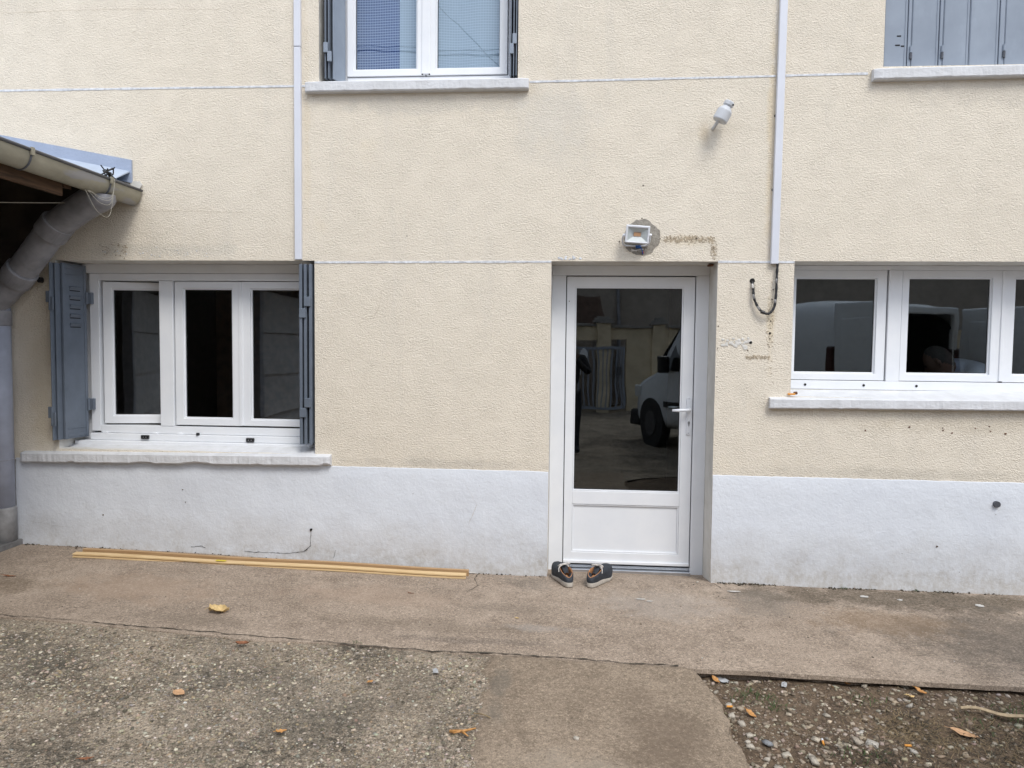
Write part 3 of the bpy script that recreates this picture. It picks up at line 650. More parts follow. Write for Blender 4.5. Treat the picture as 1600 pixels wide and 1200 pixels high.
# ------------------------------------------------------------------ shutters
def leaf_shutter(parent, p0, p1, z0, z1, th, mat, louvres=0, lip=True, ribs=True):
    """one folding leaf standing between plan points p0 (free edge) and p1"""
    a, b = Vector((*p0, 0)), Vector((*p1, 0)); L = (b - a).length; d = (b - a).normalized(); n = Vector((d.y, -d.x, 0))
    mt = Matrix((d, n, Vector((0, 0, 1)))).transposed().to_4x4()
    mt.translation = (a + b) / 2 + Vector((0, 0, (z0 + z1) / 2))
    leaf = MB().obox(mt, L, th, z1 - z0).build('leaf', mat, parent, bevel=0.002)
    if ribs:
        for s in (-1,):
            for e in (-1, 1):
                m2 = mt @ Matrix.Translation((e * (L / 2 - 0.012), 0, 0)); MB().obox(m2, 0.022, th + 0.010, z1 - z0).build('edge_lip', mat, parent, bevel=0.002)
            for zz in (-(z1 - z0) / 2 + 0.025, -(z1 - z0) / 2 + 0.075, (z1 - z0) / 2 - 0.025, (z1 - z0) / 2 - 0.075):
                MB().obox(mt @ Matrix.Translation((0, 0, zz)), L - 0.05, th + 0.008, 0.022 if abs(zz) > (z1 - z0) / 2 - 0.05 else 0.008).build('rail', mat, parent, bevel=0.002)
    for k in range(louvres):
        zz = (z1 - z0) / 2 - 0.175 - k * 0.066
        m2 = mt @ Matrix.Translation((0.005, th / 2 + 0.002, zz)) @ Matrix.Rotation(R(-28), 4, 'X')
        MB().obox(m2, 0.098, 0.014, 0.026).build('louvre', mat, parent, bevel=0.002)
        MB().obox(mt @ Matrix.Translation((0.005, th / 2 + 0.0008, zz - 0.018)), 0.092, 0.002, 0.006).build('louvre_slot', 'dark_hole', parent)
    return leaf
sh = thing('shutter', None, None); sh.parent = house; sh['label'] = 'grey metal shutter folded against the left reveal, louvred leaf showing'
leaf_shutter(sh, (-3.605, -0.005), (-3.573, 0.205), 0.842, 2.112, 0.010, 'grey_shutter_paint', louvres=5)
leaf_shutter(sh, (-3.626, -0.045), (-3.600, 0.190), 0.842, 2.108, 0.008, 'grey_shutter_paint', ribs=False)
leaf_shutter(sh, (-3.643, -0.075), (-3.622, 0.180), 0.842, 2.108, 0.006, 'grey_shutter_paint', ribs=False)
for z in (1.845, 1.025):
    bx('hinge_strap', 'grey_shutter_paint', sh, -3.662, -3.630, -0.092, -0.082, z - 0.02, z + 0.06, bevel=0.003)
    bx('hinge_strap', 'grey_shutter_paint', sh, -3.634, -3.606, -0.094, -0.082, z - 0.075, z + 0.02, bevel=0.003)
    MB().tube([(-3.633, -0.090, z - 0.075), (-3.633, -0.090, z + 0.06)], 0.007, 8).build('hinge_pin', 'grey_shutter_paint', sh)
for z in (1.873, 1.083):
    bx('frame_hinge', 'grey_shutter_paint', sh, -3.556, -3.520, 0.198, 0.224, z - 0.042, z + 0.042, bevel=0.003)
    MB().tube([(-3.556, 0.196, z - 0.045), (-3.556, 0.196, z + 0.045)], 0.009, 8).build('hinge_pin', 'grey_shutter_paint', sh)
sh2 = thing('shutter', None, None); sh2.parent = house; sh2['label'] = 'grey metal shutter folded edge on against the right reveal'
for x, y0 in ((-1.843, -0.02), (-1.812, -0.015), (-1.776, -0.015)):
    leaf_shutter(sh2, (x, y0), (x + 0.002, 0.20), 0.845, 2.105, 0.010, 'grey_shutter_paint', ribs=False)
    bx('edge_lip', 'grey_shutter_paint', sh2, x - 0.010, x + 0.010, y0 - 0.006, y0 + 0.002, 0.845, 2.105, bevel=0.002)
for z, x in ((1.765, -1.828), (1.845, -1.794), (1.07, -1.828), (1.14, -1.794)):
    bx('hinge_strap', 'grey_shutter_paint', sh2, x - 0.024, x + 0.022, -0.034, -0.022, z - 0.033, z + 0.033, bevel=0.003)
sh3 = thing('shutter', None, None); sh3.parent = house; sh3['label'] = 'grey shutter folded at the left of the upstairs window'
leaf_shutter(sh3, (-1.622, 0.015), (-1.575, 0.138), 3.372, 4.60, 0.010, 'pale_grey_shutter_paint', ribs=False)
leaf_shutter(sh3, (-1.648, 0.0), (-1.642, 0.148), 3.372, 4.60, 0.010, 'grey_shutter_paint', ribs=False)
leaf_shutter(sh3, (-1.672, 0.0), (-1.668, 0.148), 3.372, 4.60, 0.010, 'grey_shutter_paint', ribs=False)
for z, x in ((3.575, -1.664), (3.515, -1.638)): bx('hinge_strap', 'pale_grey_shutter_paint', sh3, x - 0.016, x + 0.014, -0.016, -0.003, z - 0.034, z + 0.034, bevel=0.003)
sh4 = thing('shutter', None, None); sh4.parent = house; sh4['label'] = 'dark edges of the shutter folded at the right of the upstairs window'
for x in (-0.398, -0.378, -0.360): leaf_shutter(sh4, (x, 0.004), (x + 0.001, 0.145), 3.372, 4.60, 0.008, 'grey_shutter_paint', ribs=False)
for z, x in ((3.61, -0.372), (3.545, -0.392)): bx('hinge_strap', 'pale_grey_shutter_paint', sh4, x - 0.014, x + 0.014, -0.010, 0.003, z - 0.034, z + 0.034, bevel=0.003)
sh5 = thing('shutter', None, None); sh5.parent = house; sh5['label'] = 'closed pale grey shutters over the upstairs window at the right'
LX = [(2.030, 2.176), (2.180, 2.200), (2.203, 2.372), (2.376, 2.396), (2.399, 2.560), (2.563, 2.742), (2.746, 2.776), (2.779, 2.95), (2.953, 2.975), (2.978, 3.15), (3.153, 3.415)]
for i, (a, b) in enumerate(LX):
    nar = b - a < 0.05
    bx('hinge_stile' if nar else 'leaf', 'pale_grey_shutter_paint', sh5, a, b, 0.018 if nar else 0.022, 0.05, 3.390, 4.62, bevel=0.003)
    if not nar:
        bx('edge_lip', 'pale_grey_shutter_paint', sh5, a + 0.004, a + 0.010, 0.0185, 0.023, 3.392, 4.62, bevel=0.002)
        bx('edge_lip', 'pale_grey_shutter_paint', sh5, b - 0.016, b - 0.010, 0.0185, 0.023, 3.392, 4.62, bevel=0.002)
for x, z in ((2.199, 3.475), (2.394, 3.475), (2.775, 3.475), (2.97, 3.475)):
    MB().tube([(x, 0.014, z - 0.040), (x, 0.014, z - 0.003)], 0.009, 8).build('hinge_knuckle', 'dark_metal', sh5)
    MB().tube([(x, 0.014, z + 0.001), (x, 0.014, z + 0.040)], 0.008, 8).build('hinge_knuckle', 'pale_grey_shutter_paint', sh5)
for x, z, l in ((2.125, 3.585, 0.026), (2.118, 3.527, 0.030), (2.150, 3.521, 0.022)): bx('slot', 'dark_hole', sh5, x - l / 2, x + l / 2, 0.0205, 0.0222, z - 0.004, z + 0.004)
bx('backing', 'dark_room', sh5, 2.03, 3.415, 0.06, 0.07, 3.39, 4.63)

# ------------------------------------------------------------------ door
dr = thing('door', None, None); dr.parent = house; dr['label'] = 'white half glazed door with lever handle on the right'
FB = -0.052
bx('frame', 'pvc', dr, -0.1045, -0.003, 0.262, 0.34, FB - 0.03, 2.060, bevel=0.003); bx('frame', 'pvc', dr, 0.914, 1.0045, 0.262, 0.34, FB - 0.03, 2.060, bevel=0.003)
bx('frame', 'pvc', dr, -0.1045, 1.0045, 0.262, 0.34, 2.061, 2.1295, bevel=0.003)
bx('threshold', 'steel', dr, -0.002, 0.913, 0.235, 0.34, FB - 0.04, FB - 0.010, bevel=0.003)
bx('threshold_rail', 'steel', dr, -0.002, 0.913, 0.285, 0.31, FB - 0.006, FB + 0.012, bevel=0.002)
bx('threshold_rail', 'steel', dr, -0.002, 0.913, 0.228, 0.2345, FB - 0.03, FB - 0.004, bevel=0.003)
D0, D1 = FB + 0.026, 2.053
def stile(nm, x0, x1, z0, z1, b=0.003): bx(nm, 'pvc', dr, x0, x1, 0.272, 0.33, z0, z1, bevel=b)
frame_mb(0.003, 0.908, D0, D1, 0.0595, 0.0785, 0.0855, 0.0725, 0.272, 0.33).build('leaf_frame', 'pvc', dr, bevel=0.003)
stile('rail', 0.0625, 0.8295, 0.411, 0.508)
bx('weather_bar', 'pvc', dr, 0.003, 0.908, 0.258, 0.271, D0 + 0.004, D0 + 0.026, bevel=0.004)
bx('lower_panel', 'pvc', dr, 0.0625, 0.8295, 0.288, 0.32, D0 + 0.0855, 0.4105)
frame_mb(0.063, 0.829, D0 + 0.086, 0.410, 0.010, 0.010, 0.010, 0.010, 0.277, 0.287).build('panel_bead', 'pvc', dr, bevel=0.003)
frame_mb(0.063, 0.829, 0.5085, 1.9805, 0.010, 0.010, 0.010, 0.010, 0.277, 0.29).build('glazing_bead', 'pvc', dr, bevel=0.003)
frame_mb(0.071, 0.821, 0.5165, 1.9725, 0.005, 0.005, 0.005, 0.005, 0.296, 0.303).build('glass_seal', 'black_plastic', dr)
pane('pane', 0.072, 0.820, 0.5175, 1.9715, 0.300, dr)
bx('seal_gap', 'dark_gap', dr, 0.9085, 0.9135, 0.30, 0.33, D0, D1); bx('seal_gap', 'dark_gap', dr, -0.0025, 0.0025, 0.30, 0.33, D0, D1)
# handle plate, lever, cylinder
pl = MB(); pts = []
for k in range(24):
    a = 2 * PI * k / 24; pts.append((0.881 + 0.0155 * math.cos(a), (1.187 if math.sin(a) > 0 else 0.945) + 0.0155 * math.sin(a)))
pl.prism(pts, 'y', 0.262, 0.2715).build('lock_plate', 'lamp_white', dr, bevel=0.003)
MB().tube([(0.881, 0.262, 1.115), (0.881, 0.228, 1.115), (0.876, 0.216, 1.114), (0.862, 0.210, 1.113), (0.80, 0.208, 1.110), (0.757, 0.212, 1.109)], [0.012, 0.012, 0.012, 0.0115, 0.011, 0.009], 12).build('handle', 'lamp_white', dr, smooth=True)
MB().tube([(0.830, 0.36, 1.120), (0.75, 0.36, 1.122)], 0.009, 8).build('inner_handle', 'steel', dr, smooth=True)
MB().tube([(0.883, 0.2618, 1.020), (0.883, 0.258, 1.020)], 0.0095, 14).build('lock_cylinder', 'steel', dr)
bx('lock_cylinder', 'steel', dr, 0.879, 0.887, 0.2585, 0.262, 0.995, 1.013); bx('keyhole', 'dark_hole', dr, 0.8818, 0.8842, 0.2572, 0.2585, 1.010, 1.026)
for z in (1.19, 0.945): MB().tube([(0.881, 0.2618, z), (0.881, 0.2605, z)], 0.004, 8).build('screw', 'steel', dr)
bx('rusty_bolt', 'rust', dr, 0.965, 0.998, 0.10, 0.16, 2.112, 2.126, bevel=0.004)

# ------------------------------------------------------------------ damage and marks on the wall
def blob(nm, mat, cx, cz, rx, rz, y0, y1, seed, n=40, rough=0.10, parent=house):
    pts = []
    for k in range(n):
        a = 2 * PI * k / n; r_ = 1 + rough * mnoise.noise(Vector((math.cos(a) * 2.2, math.sin(a) * 2.2, seed))) + rough * 0.5 * mnoise.noise(Vector((math.cos(a) * 8, math.sin(a) * 8, seed)))
        pts.append((cx + rx * r_ * math.cos(a), cz + rz * r_ * math.sin(a)))
    return MB().prism(pts, 'y', y0, y1).build(nm, mat, parent)
blob('bare_patch', 'bare_mortar', 0.498, 2.289, 0.120, 0.119, -0.0035, 0.002, 3, 64, 0.12)
for x, z, r_ in ((0.501, 2.633, 0.006), (0.497, 2.415, 0.006), (1.233, 1.593, 0.013), (1.215, 1.540, 0.006), (1.370, 1.945, 0.006), (1.365, 1.88, 0.006), (1.360, 1.735, 0.006), (1.357, 1.655, 0.009), (1.357, 1.62, 0.006), (1.355, 1.565, 0.005),
                 (0.580, 2.262 + 0.09, 0.005), (0.62, 2.281, 0.005), (0.69, 2.283, 0.006), (0.86, 2.281, 0.009), (0.975, 2.22, 0.006), (1.352, 3.08, 0.012), (1.350, 2.60, 0.012), (2.479, 0.253, 0.007), (0.35, 2.262, 0.006),
                 (-3.32, 0.30, 0.006), (-2.72, 0.50, 0.005), (-2.70, 0.41, 0.004), (-1.1, 2.30, 0.004), (0.02, 1.86, 0.004), (1.018, 1.70, 0.006), (1.016, 1.55, 0.004), (1.017, 1.36, 0.004)):
    MB().tube([(x, 0.001, z), (x, -0.0035 if z > 0.69 else -0.014, z)], [r_ * 0.85, r_ * 0.75], 9).build('drill_hole', 'dark_hole' if r_ > 0.0075 else 'old_plug', house)
MB().tube([(2.841, -0.004, 0.547), (2.841, -0.028, 0.547)], [0.022, 0.020], 12).build('rubber_plug', 'dark_metal', house)
def flecks(nm, mat, area, n, smin, smax, seed, y=-0.0028):
    r_ = random.Random(seed); m = MB()
    for _ in range(n):
        x = r_.uniform(area[0], area[1]); z = r_.gauss((area[2] + area[3]) / 2, (area[3] - area[2]) / 4); s = r_.uniform(smin, smax); k = r_.randint(5, 7); ph = r_.uniform(0, 6)
        pts = [(x + s * r_.uniform(0.6, 1.2) * math.cos(ph + 2 * PI * i / k) * 1.3, y, z + s * r_.uniform(0.6, 1.2) * math.sin(ph + 2 * PI * i / k)) for i in range(k)]
        m.add(pts + [(x, y - 0.0015, z)], [(i, (i + 1) % k, k) for i in range(k)])
    return tag(m.build(nm, mat, house), kind='stuff')
flecks('mortar_scar', 'dirt_stain', (0.64, 0.98, 2.255, 2.300), 330, 0.0012, 0.0048, 1)
flecks('mortar_scar', 'dirt_stain', (0.955, 0.995, 2.14, 2.26), 90, 0.0012, 0.004, 2)
flecks('mortar_scar', 'dirt_stain', (1.335, 1.380, 1.45, 1.95), 90, 0.0012, 0.004, 3)
flecks('mortar_scar', 'dirt_stain', (1.20, 1.36, 1.478, 1.510), 110, 0.0012, 0.0042, 4)
flecks('mortar_scar', 'reveal', (1.05, 1.23, 1.55, 1.63), 26, 0.005, 0.014, 5)
flecks('red_speck', 'rust', (1.9, 2.9, 1.0, 1.07), 9, 0.003, 0.008, 6)
flecks('paint_scuff', 'joint_paint', (-0.1, 0.15, 2.135, 2.160), 14, 0.004, 0.010, 8)
flecks('paint_scuff', 'joint_paint', (-3.3, -2.5, 2.14, 2.21), 40, 0.0015, 0.005, 9)
flecks('paint_scuff', 'dirt_stain', (-3.32, -3.10, 2.16, 2.27), 60, 0.0015, 0.006, 10)
def crack(pts, wd, y=-0.0135, seed=0, mat='dark_hole'):
    m = MB(); P2 = []
    for (x0, z0), (x1, z1) in zip(pts[:-1], pts[1:]):
        n = max(3, int(math.hypot(x1 - x0, z1 - z0) / 0.012))
        for i in range(n):
            t = i / n; x, z = x0 + (x1 - x0) * t, z0 + (z1 - z0) * t
            P2.append((x + nz3(x, z, 35, 0.006, seed), z + nz3(x, z, 35, 0.006, seed + 5)))
    rows = [[(x, y, z + wd * (0.35 + abs(nz3(x, z, 28, 1.3)))), (x + wd * 0.8 * (0.4 + abs(nz3(x, z, 25, 1.3, 3))), y, z)] for x, z in P2]
    m.grid(rows); return m.build('crack', mat, house, fix=False)
crack([(-1.779, 0.238), (-1.785, 0.12), (-1.83, 0.080), (-1.95, 0.062), (-2.28, 0.066)], 0.0045, -0.0175)
MB().tube([(-1.779, -0.008, 0.238), (-1.779, -0.0165, 0.238)], 0.009, 8).build('drill_hole', 'dark_hole', house)
crack([(-2.66, 0.085), (-2.60, 0.095), (-2.54, 0.082)], 0.004, -0.0175); crack([(-1.60, 0.10), (-1.62, 0.03)], 0.003, -0.0185, 4)
crack([(-1.27, 1.93), (-1.30, 1.80), (-1.34, 1.72)], 0.0014, -0.0022, 2, 'dirt_stain'); crack([(-3.30, 2.47), (-2.7, 2.475), (-2.25, 2.46)], 0.0018, -0.0022, 3, 'dirt_stain')
crack([(-0.7, 0.62), (-0.6, 0.45), (-0.66, 0.30)], 0.0015, -0.0125, 6, 'dirt_stain'); crack([(-3.9, 0.24), (-3.6, 0.20)], 0.002, -0.014, 7, 'bare_mortar')
crack([(-4.0, 3.86), (-3.2, 3.87), (-2.4, 3.85)], 0.0016, -0.0022, 9, 'dirt_stain')

# ------------------------------------------------------------------ fixtures on the wall
tr = thing('cable_trunking', 'white cable trunking running straight down to the left window', 'trunking', (-1.859, 0, 2.135))
MB().box(-0.023, 0.023, -0.030, -0.001, 0.0, 1.441).build('cover', 'trunking_white', tr, bevel=0.003)
MB().box(-0.023, 0.023, -0.030, -0.001, 1.445, 3.4).build('cover', 'trunking_white', tr, bevel=0.003)
tr = thing('cable_trunking', 'white cable trunking with black cable coming out of its foot', 'trunking', (1.367, 0, 2.112))
def lean(z0, z1):
    m = MB(); f = lambda z: 0.0065 * z
    return m.add([(x + f(z), y, z) for z in (z0, z1) for y in (-0.032, -0.001) for x in (-0.024, 0.024)], [(0, 2, 3, 1), (4, 5, 7, 6), (0, 1, 5, 4), (2, 6, 7, 3), (0, 4, 6, 2), (1, 3, 7, 5)])
lean(0, 1.9).build('cover', 'trunking_white', tr, bevel=0.003); lean(1.904, 3.4).build('cover', 'trunking_white', tr, bevel=0.003)

def smooth_path(pts, n=8):
    out_ = []; P_ = [Vector(p) for p in pts]; P_ = [P_[0]] + P_ + [P_[-1]]
    for i in range(1, len(P_) - 2):
        for k in range(n):
            t = k / n; a, b, c, d = P_[i - 1:i + 3]
            out_.append(0.5 * ((2 * b) + (c - a) * t + (2 * a - 5 * b + 4 * c - d) * t * t + (3 * b - a - 3 * c + d) * t ** 3))
    out_.append(P_[-2]); return out_
cb = thing('cable_loop', 'black cable hanging in a U below the right trunking', 'cable', (1.385, 0, 2.11))
path = smooth_path([(1.389, -0.018, 2.115), (1.385, -0.020, 2.03), (1.383, -0.024, 1.92), (1.372, -0.03, 1.83), (1.345, -0.034, 1.79), (1.315, -0.034, 1.785), (1.275, -0.03, 1.815), (1.243, -0.024, 1.88), (1.236, -0.016, 1.95), (1.232, -0.004, 1.995)], 7)
loc = Vector((1.385, 0, 2.11)); pp = [p - loc for p in path]
MB().tube(pp, [0.0085 + 0.0012 * math.sin(i * 1.7) for i in range(len(pp))], 8).build('sheath', 'black_plastic', cb, smooth=True)
for a, b in ((8, 11), (17, 20), (41, 45), (49, 53), (56, 61)):
    MB().tube([p + Vector((-0.0025, -0.003, 0)) for p in pp[a:b]], 0.0075, 8).build('worn_spot', 'lace_white' if a > 50 else 'weathered_pvc_pipe', cb, smooth=True)
MB().tube([pp[38] + Vector((-0.012, 0, 0.004)), pp[38] + Vector((0.012, 0, -0.004))], 0.012, 8).build('tape', 'black_plastic', cb)
MB().tube([(-0.153, -0.001, -0.108), (-0.153, -0.0045, -0.108)], 0.017, 12).build('hole_rim', 'dark_hole', cb)

sn = thing('wall_sensor', 'small grey cylindrical wall sensor on a bent stalk, high on wall', 'sensor', (0.950, 0, 3.00))
MB().tube(smooth_path([(0, 0, 0), (0.004, -0.05, 0.004), (0.016, -0.085, 0.025), (0.03, -0.095, 0.05)], 5), 0.011, 10).build('stalk', 'sensor_grey', sn, smooth=True)
ax = Vector((0.46, -0.05, 0.88)).normalized(); b0 = Vector((0.022, -0.097, 0.022))
def revolve(prof, base, axis, n=20):
    rows = []; u = axis.cross(Vector((0, 1, 0))).normalized(); v = axis.cross(u)
    for k in range(n + 1):
        a = 2 * PI * k / n; rows.append([base + axis * h + (u * math.cos(a) + v * math.sin(a)) * r_ for h, r_ in prof])
    return MB().grid(rows)
revolve([(0.0, 0.0005), (0.0, 0.046), (0.006, 0.049), (0.066, 0.049), (0.072, 0.047), (0.098, 0.027), (0.098, 0.0005)], b0, ax).build('body', 'sensor_grey', sn, smooth=False)
revolve([(0.099, 0.0005), (0.099, 0.026), (0.108, 0.034), (0.128, 0.034), (0.134, 0.030), (0.134, 0.0005)], b0, ax, 8).build('cap', 'sensor_grey', sn)
bx('lens', 'dark_gap', sn, 0.094, 0.104, -0.134, -0.127, 0.108, 0.116)

# floodlight
fl = thing('floodlight', 'small white floodlight with orange LED chip above the door', 'floodlight', (0.457, 0, 2.285))
T = Matrix.Translation((0.004, -0.085, 0.012)) @ Matrix.Rotation(R(10), 4, 'X') @ Matrix.Rotation(R(4), 4, 'Y')
def tx(m, t=T): m.v = [tuple(t @ Vector(v)) for v in m.v]; return m
tx(frame_mb(-0.078, 0.078, -0.058, 0.058, 0.013, 0.013, 0.011, 0.017, -0.016, 0.014)).build('housing', 'lamp_white', fl, bevel=0.005)
tx(MB().box(-0.073, 0.073, 0.0145, 0.038, -0.053, 0.053)).build('back_body', 'lamp_white', fl, bevel=0.006)
ring = MB(); o_ = [(-0.0645, -0.046), (0.0645, -0.046), (0.0645, 0.040), (-0.0645, 0.040)]; i_ = [(-0.024, -0.014), (0.024, -0.014), (0.024, 0.012), (-0.024, 0.012)]
ring.add([(x, -0.009, z) for x, z in o_] + [(x, 0.012, z) for x, z in i_], [(k, (k + 1) % 4, 4 + (k + 1) % 4, 4 + k) for k in range(4)])
tx(ring).build('reflector', 'reflector_grey', fl)
tx(MB().box(-0.023, 0.023, 0.008, 0.0125, -0.013, 0.011)).build('led_chip', 'led_orange', fl)
tx(MB().add([(-0.064, -0.012, -0.0455), (0.064, -0.012, -0.0455), (0.064, -0.012, 0.0395), (-0.064, -0.012, 0.0395)], [(0, 1, 2, 3)])).build('front_glass', 'lamp_glass', fl, fix=False)
MB().tube(smooth_path([(-0.088, -0.075, 0.006), (-0.09, -0.04, -0.02), (-0.075, -0.012, -0.05), (0.0, -0.008, -0.055), (0.075, -0.012, -0.05), (0.09, -0.04, -0.02), (0.088, -0.075, 0.006)], 5), 0.006, 8).build('bracket', 'lamp_white', fl, smooth=True)
for s in (-1, 1): MB().tube([(s * 0.078 + 0.004, -0.078, 0.008), (s * 0.094 + 0.004, -0.076, 0.008)], [0.011, 0.008], 10).build('pivot_knob', 'lamp_white', fl)
MB().tube([(0.000, -0.02, -0.062), (0.034, -0.02, -0.060)], 0.011, 10).build('cable_gland', 'blue_plastic', fl, smooth=True)
MB().tube(smooth_path([(0.034, -0.02, -0.062), (0.040, -0.03, -0.082), (0.048, -0.018, -0.10), (0.050, -0.004, -0.108)], 4), 0.003, 8).build('wire', 'blue_plastic', fl, smooth=True)
MB().tube([(0.046, -0.010, -0.092), (0.053, -0.008, -0.103)], 0.007, 8).build('wire_cap', 'red_plastic', fl)
for a in ((-0.03, 0.01), (0.055, -0.03)): MB().tube([(a[0], -0.008, -0.075), (a[1], -0.008, -0.088)], 0.004, 6).build('plaster_crumb', 'lace_white', fl)

# ------------------------------------------------------------------ carport on the left
cp = thing('carport', 'dark timber lean to carport with zinc gutter against the house wall', 'carport', (0, 0, 0))
SL = math.tan(R(10.7))
def rz_(x): return 2.625 + (-3.07 - x) * SL
MB().prism([(-3.07, rz_(-3.07)), (-9.0, rz_(-9.0)), (-9.0, rz_(-9.0) + 0.03), (-3.07, rz_(-3.07) + 0.03)], 'y', -0.02, -7.2).build('roof', 'roof_zinc', cp)
MB().prism([(-3.062, rz_(-3.062) + 0.205), (-3.062, rz_(-3.062) + 0.045), (-5.5, rz_(-5.5) + 0.045), (-5.5, rz_(-5.5) + 0.205)], 'y', -0.0145, -0.001).build('flashing', 'zinc_flashing', cp)
MB().add([(-3.075, -0.015, rz_(-3.075) + 0.125), (-5.5, -0.015, rz_(-5.5) + 0.125), (-5.5, -0.17, rz_(-5.5) + 0.036), (-3.085, -0.17, rz_(-3.085) + 0.036), (-3.075, -0.015, rz_(-3.075) + 0.115), (-5.5, -0.015, rz_(-5.5) + 0.115), (-5.5, -0.17, rz_(-5.5) + 0.031), (-3.085, -0.17, rz_(-3.085) + 0.031)],
         [(0, 1, 2, 3), (7, 6, 5, 4), (0, 3, 7, 4), (1, 5, 6, 2), (3, 2, 6, 7)]).build('apron', 'zinc_apron', cp)
blob('mortar_dab', 'reveal', -3.03, 2.655, 0.04, 0.03, -0.012, -0.001, 8, 20, 0.4, cp)
# half round gutter with rolled rim, closed end at the wall
gut = []
for y in (-0.012, -1.0, -2.4, -3.8, -5.2, -7.2):
    row = []
    for k in range(17):
        a = PI * k / 16; row.append((-3.058 + 0.068 * math.cos(a), y, 2.612 - 0.103 * math.sin(a) ** 0.9))
    gut.append(row)
g = MB().grid(gut); inn = [[(x + (0.003 if x < -3.058 else -0.003), y, z + 0.003) for x, y, z in r_] for r_ in gut]; g.grid(inn)
g.add([(x, -0.0125, z) for x, _, z in gut[0]] + [(-3.058, -0.0125, 2.612)], [(k, k + 1, 17) for k in range(16)])
g.build('gutter', 'gutter', cp, smooth=True)
MB().tube([(-2.990, -0.012, 2.614), (-2.990, -7.2, 2.614)], 0.0095, 10).build('gutter_rim', 'dark_metal', cp, smooth=True)
for y in (-0.36, -1.06, -1.76, -2.46, -3.4, -4.4):
    MB().tube([(-3.058 + 0.0715 * math.cos(PI * k / 12), y, 2.614 - 0.1065 * math.sin(PI * k / 12) ** 0.9) for k in range(13)], 0.006, 6).build('gutter_bracket', 'dark_metal', cp, smooth=True)
    bx('gutter_clip', 'gutter', cp, -2.985, -2.975, y - 0.012, y + 0.012, 2.585, 2.628)
bx('fascia_board', 'old_beam_wood', cp, -3.155, -3.130, -7.2, -0.62, 2.452, 2.60, bevel=0.004)
bx('wall_plate', 'old_beam_wood', cp, -4.18, -4.03, -7.2, -0.015, 2.45, 2.62, bevel=0.005)
for k, y in enumerate(np.arange(-0.5, -7.2, -0.65)):
    z0 = rz_(-3.16) - 0.125; m = MB().prism([(-3.16, z0), (-8.9, rz_(-8.9) - 0.125), (-8.9, rz_(-8.9) - 0.004), (-3.16, rz_(-3.16) - 0.004)], 'y', y, y - 0.07); m.build('rafter', 'old_beam_wood', cp)
for y in (-3.75, -7.1): bx('post', 'post_grey', cp, -4.10, -3.98, y - 0.06, y + 0.06, 0.0, 2.449, bevel=0.006)
bx('back_wall', 'tile_brown', cp, -9.0, -8.8, -7.2, -0.01, -0.1, 3.6); bx('end_wall', 'concrete_panel', cp, -8.8, -4.1, -7.2, -7.05, -0.1, 2.5)
for k in range(4):
    m = MB().prism([(-4.045, 0.02 + k * 0.56), (-3.985, 0.02 + k * 0.56), (-4.035, 0.575 + k * 0.56), (-4.045, 0.575 + k * 0.56)], 'y', -3.83, -7.03); m.build('side_panel', 'concrete_panel', cp)
MB().prism([(-9.0, -0.1), (-4.065, -0.1), (-4.065, 1.5), (-4.021, 1.6), (-4.021, rz_(-4.021) - 0.005), (-9.0, rz_(-9.0) - 0.005)], 'y', -0.045, -0.012).build('shade_boarding', 'carport_shade_black', cp)  # added near-black sheet, paints the carport's dark interior shade
MB().prism([(-3.22, 2.56), (-3.56, 2.30), (-3.82, 2.06), (-3.99, 1.82), (-4.019, 1.6), (-4.019, rz_(-4.019) - 0.005), (-3.22, rz_(-3.22) - 0.005)], 'y', -0.046, -0.012).build('shade_boarding', 'carport_shade_black', cp)  # same added shade sheet, cut to follow the slanting pipe
# downpipe: outlet, swan neck with collars, straight drop
dpath = smooth_path([(-3.06, -0.34, 2.53), (-3.075, -0.335, 2.50), (-3.16, -0.32, 2.475), (-3.44, -0.255, 2.335), (-3.62, -0.20, 2.185), (-3.90, -0.125, 1.930), (-4.03, -0.125, 1.815), (-4.06, -0.125, 1.775)], 6)
MB().tube(dpath, [0.078] * 4 + [0.088] * 4 + [0.094] * (len(dpath) - 8), 20).build('downpipe', 'grey_pvc_pipe', cp, smooth=True)
MB().tube([(-4.025, -0.095, 1.80), (-4.025, -0.095, 0.33)], 0.083, 24).build('upright_pipe', 'blue_grey_pipe', cp, smooth=True)
MB().tube([(-4.025, -0.095, 0.36), (-4.025, -0.095, 0.345), (-4.025, -0.095, 0.06)], [0.087, 0.091, 0.091], 20).build('downpipe_foot', 'weathered_pvc_pipe', cp, smooth=True)
def collar(c, d, L_=0.10, r_=0.101):
    c, d = Vector(c), Vector(d).normalized(); MB().tube([c - d * L_ / 2, c - d * (L_ / 2 - 0.006), c + d * (L_ / 2 - 0.006), c + d * L_ / 2], [r_ - 0.005, r_, r_, r_ - 0.005], 40).build('pipe_collar', 'grey_pvc_pipe', cp, smooth=False)
ddir = (-0.20, 0.06, -0.175)
collar((-3.47, -0.245, 2.315), ddir, 0.12, 0.106); collar((-3.81, -0.150, 2.010), ddir, 0.12, 0.106); collar((-4.025, -0.095, 1.71), (0, 0, 1), 0.11, 0.090); collar((-4.025, -0.095, 0.70), (0, 0, 1), 0.012, 0.085)
blob('black_knob', 'black_plastic', -3.735, 1.985, 0.012, 0.020, -0.06, -0.02, 4, 12, 0.1, cp)
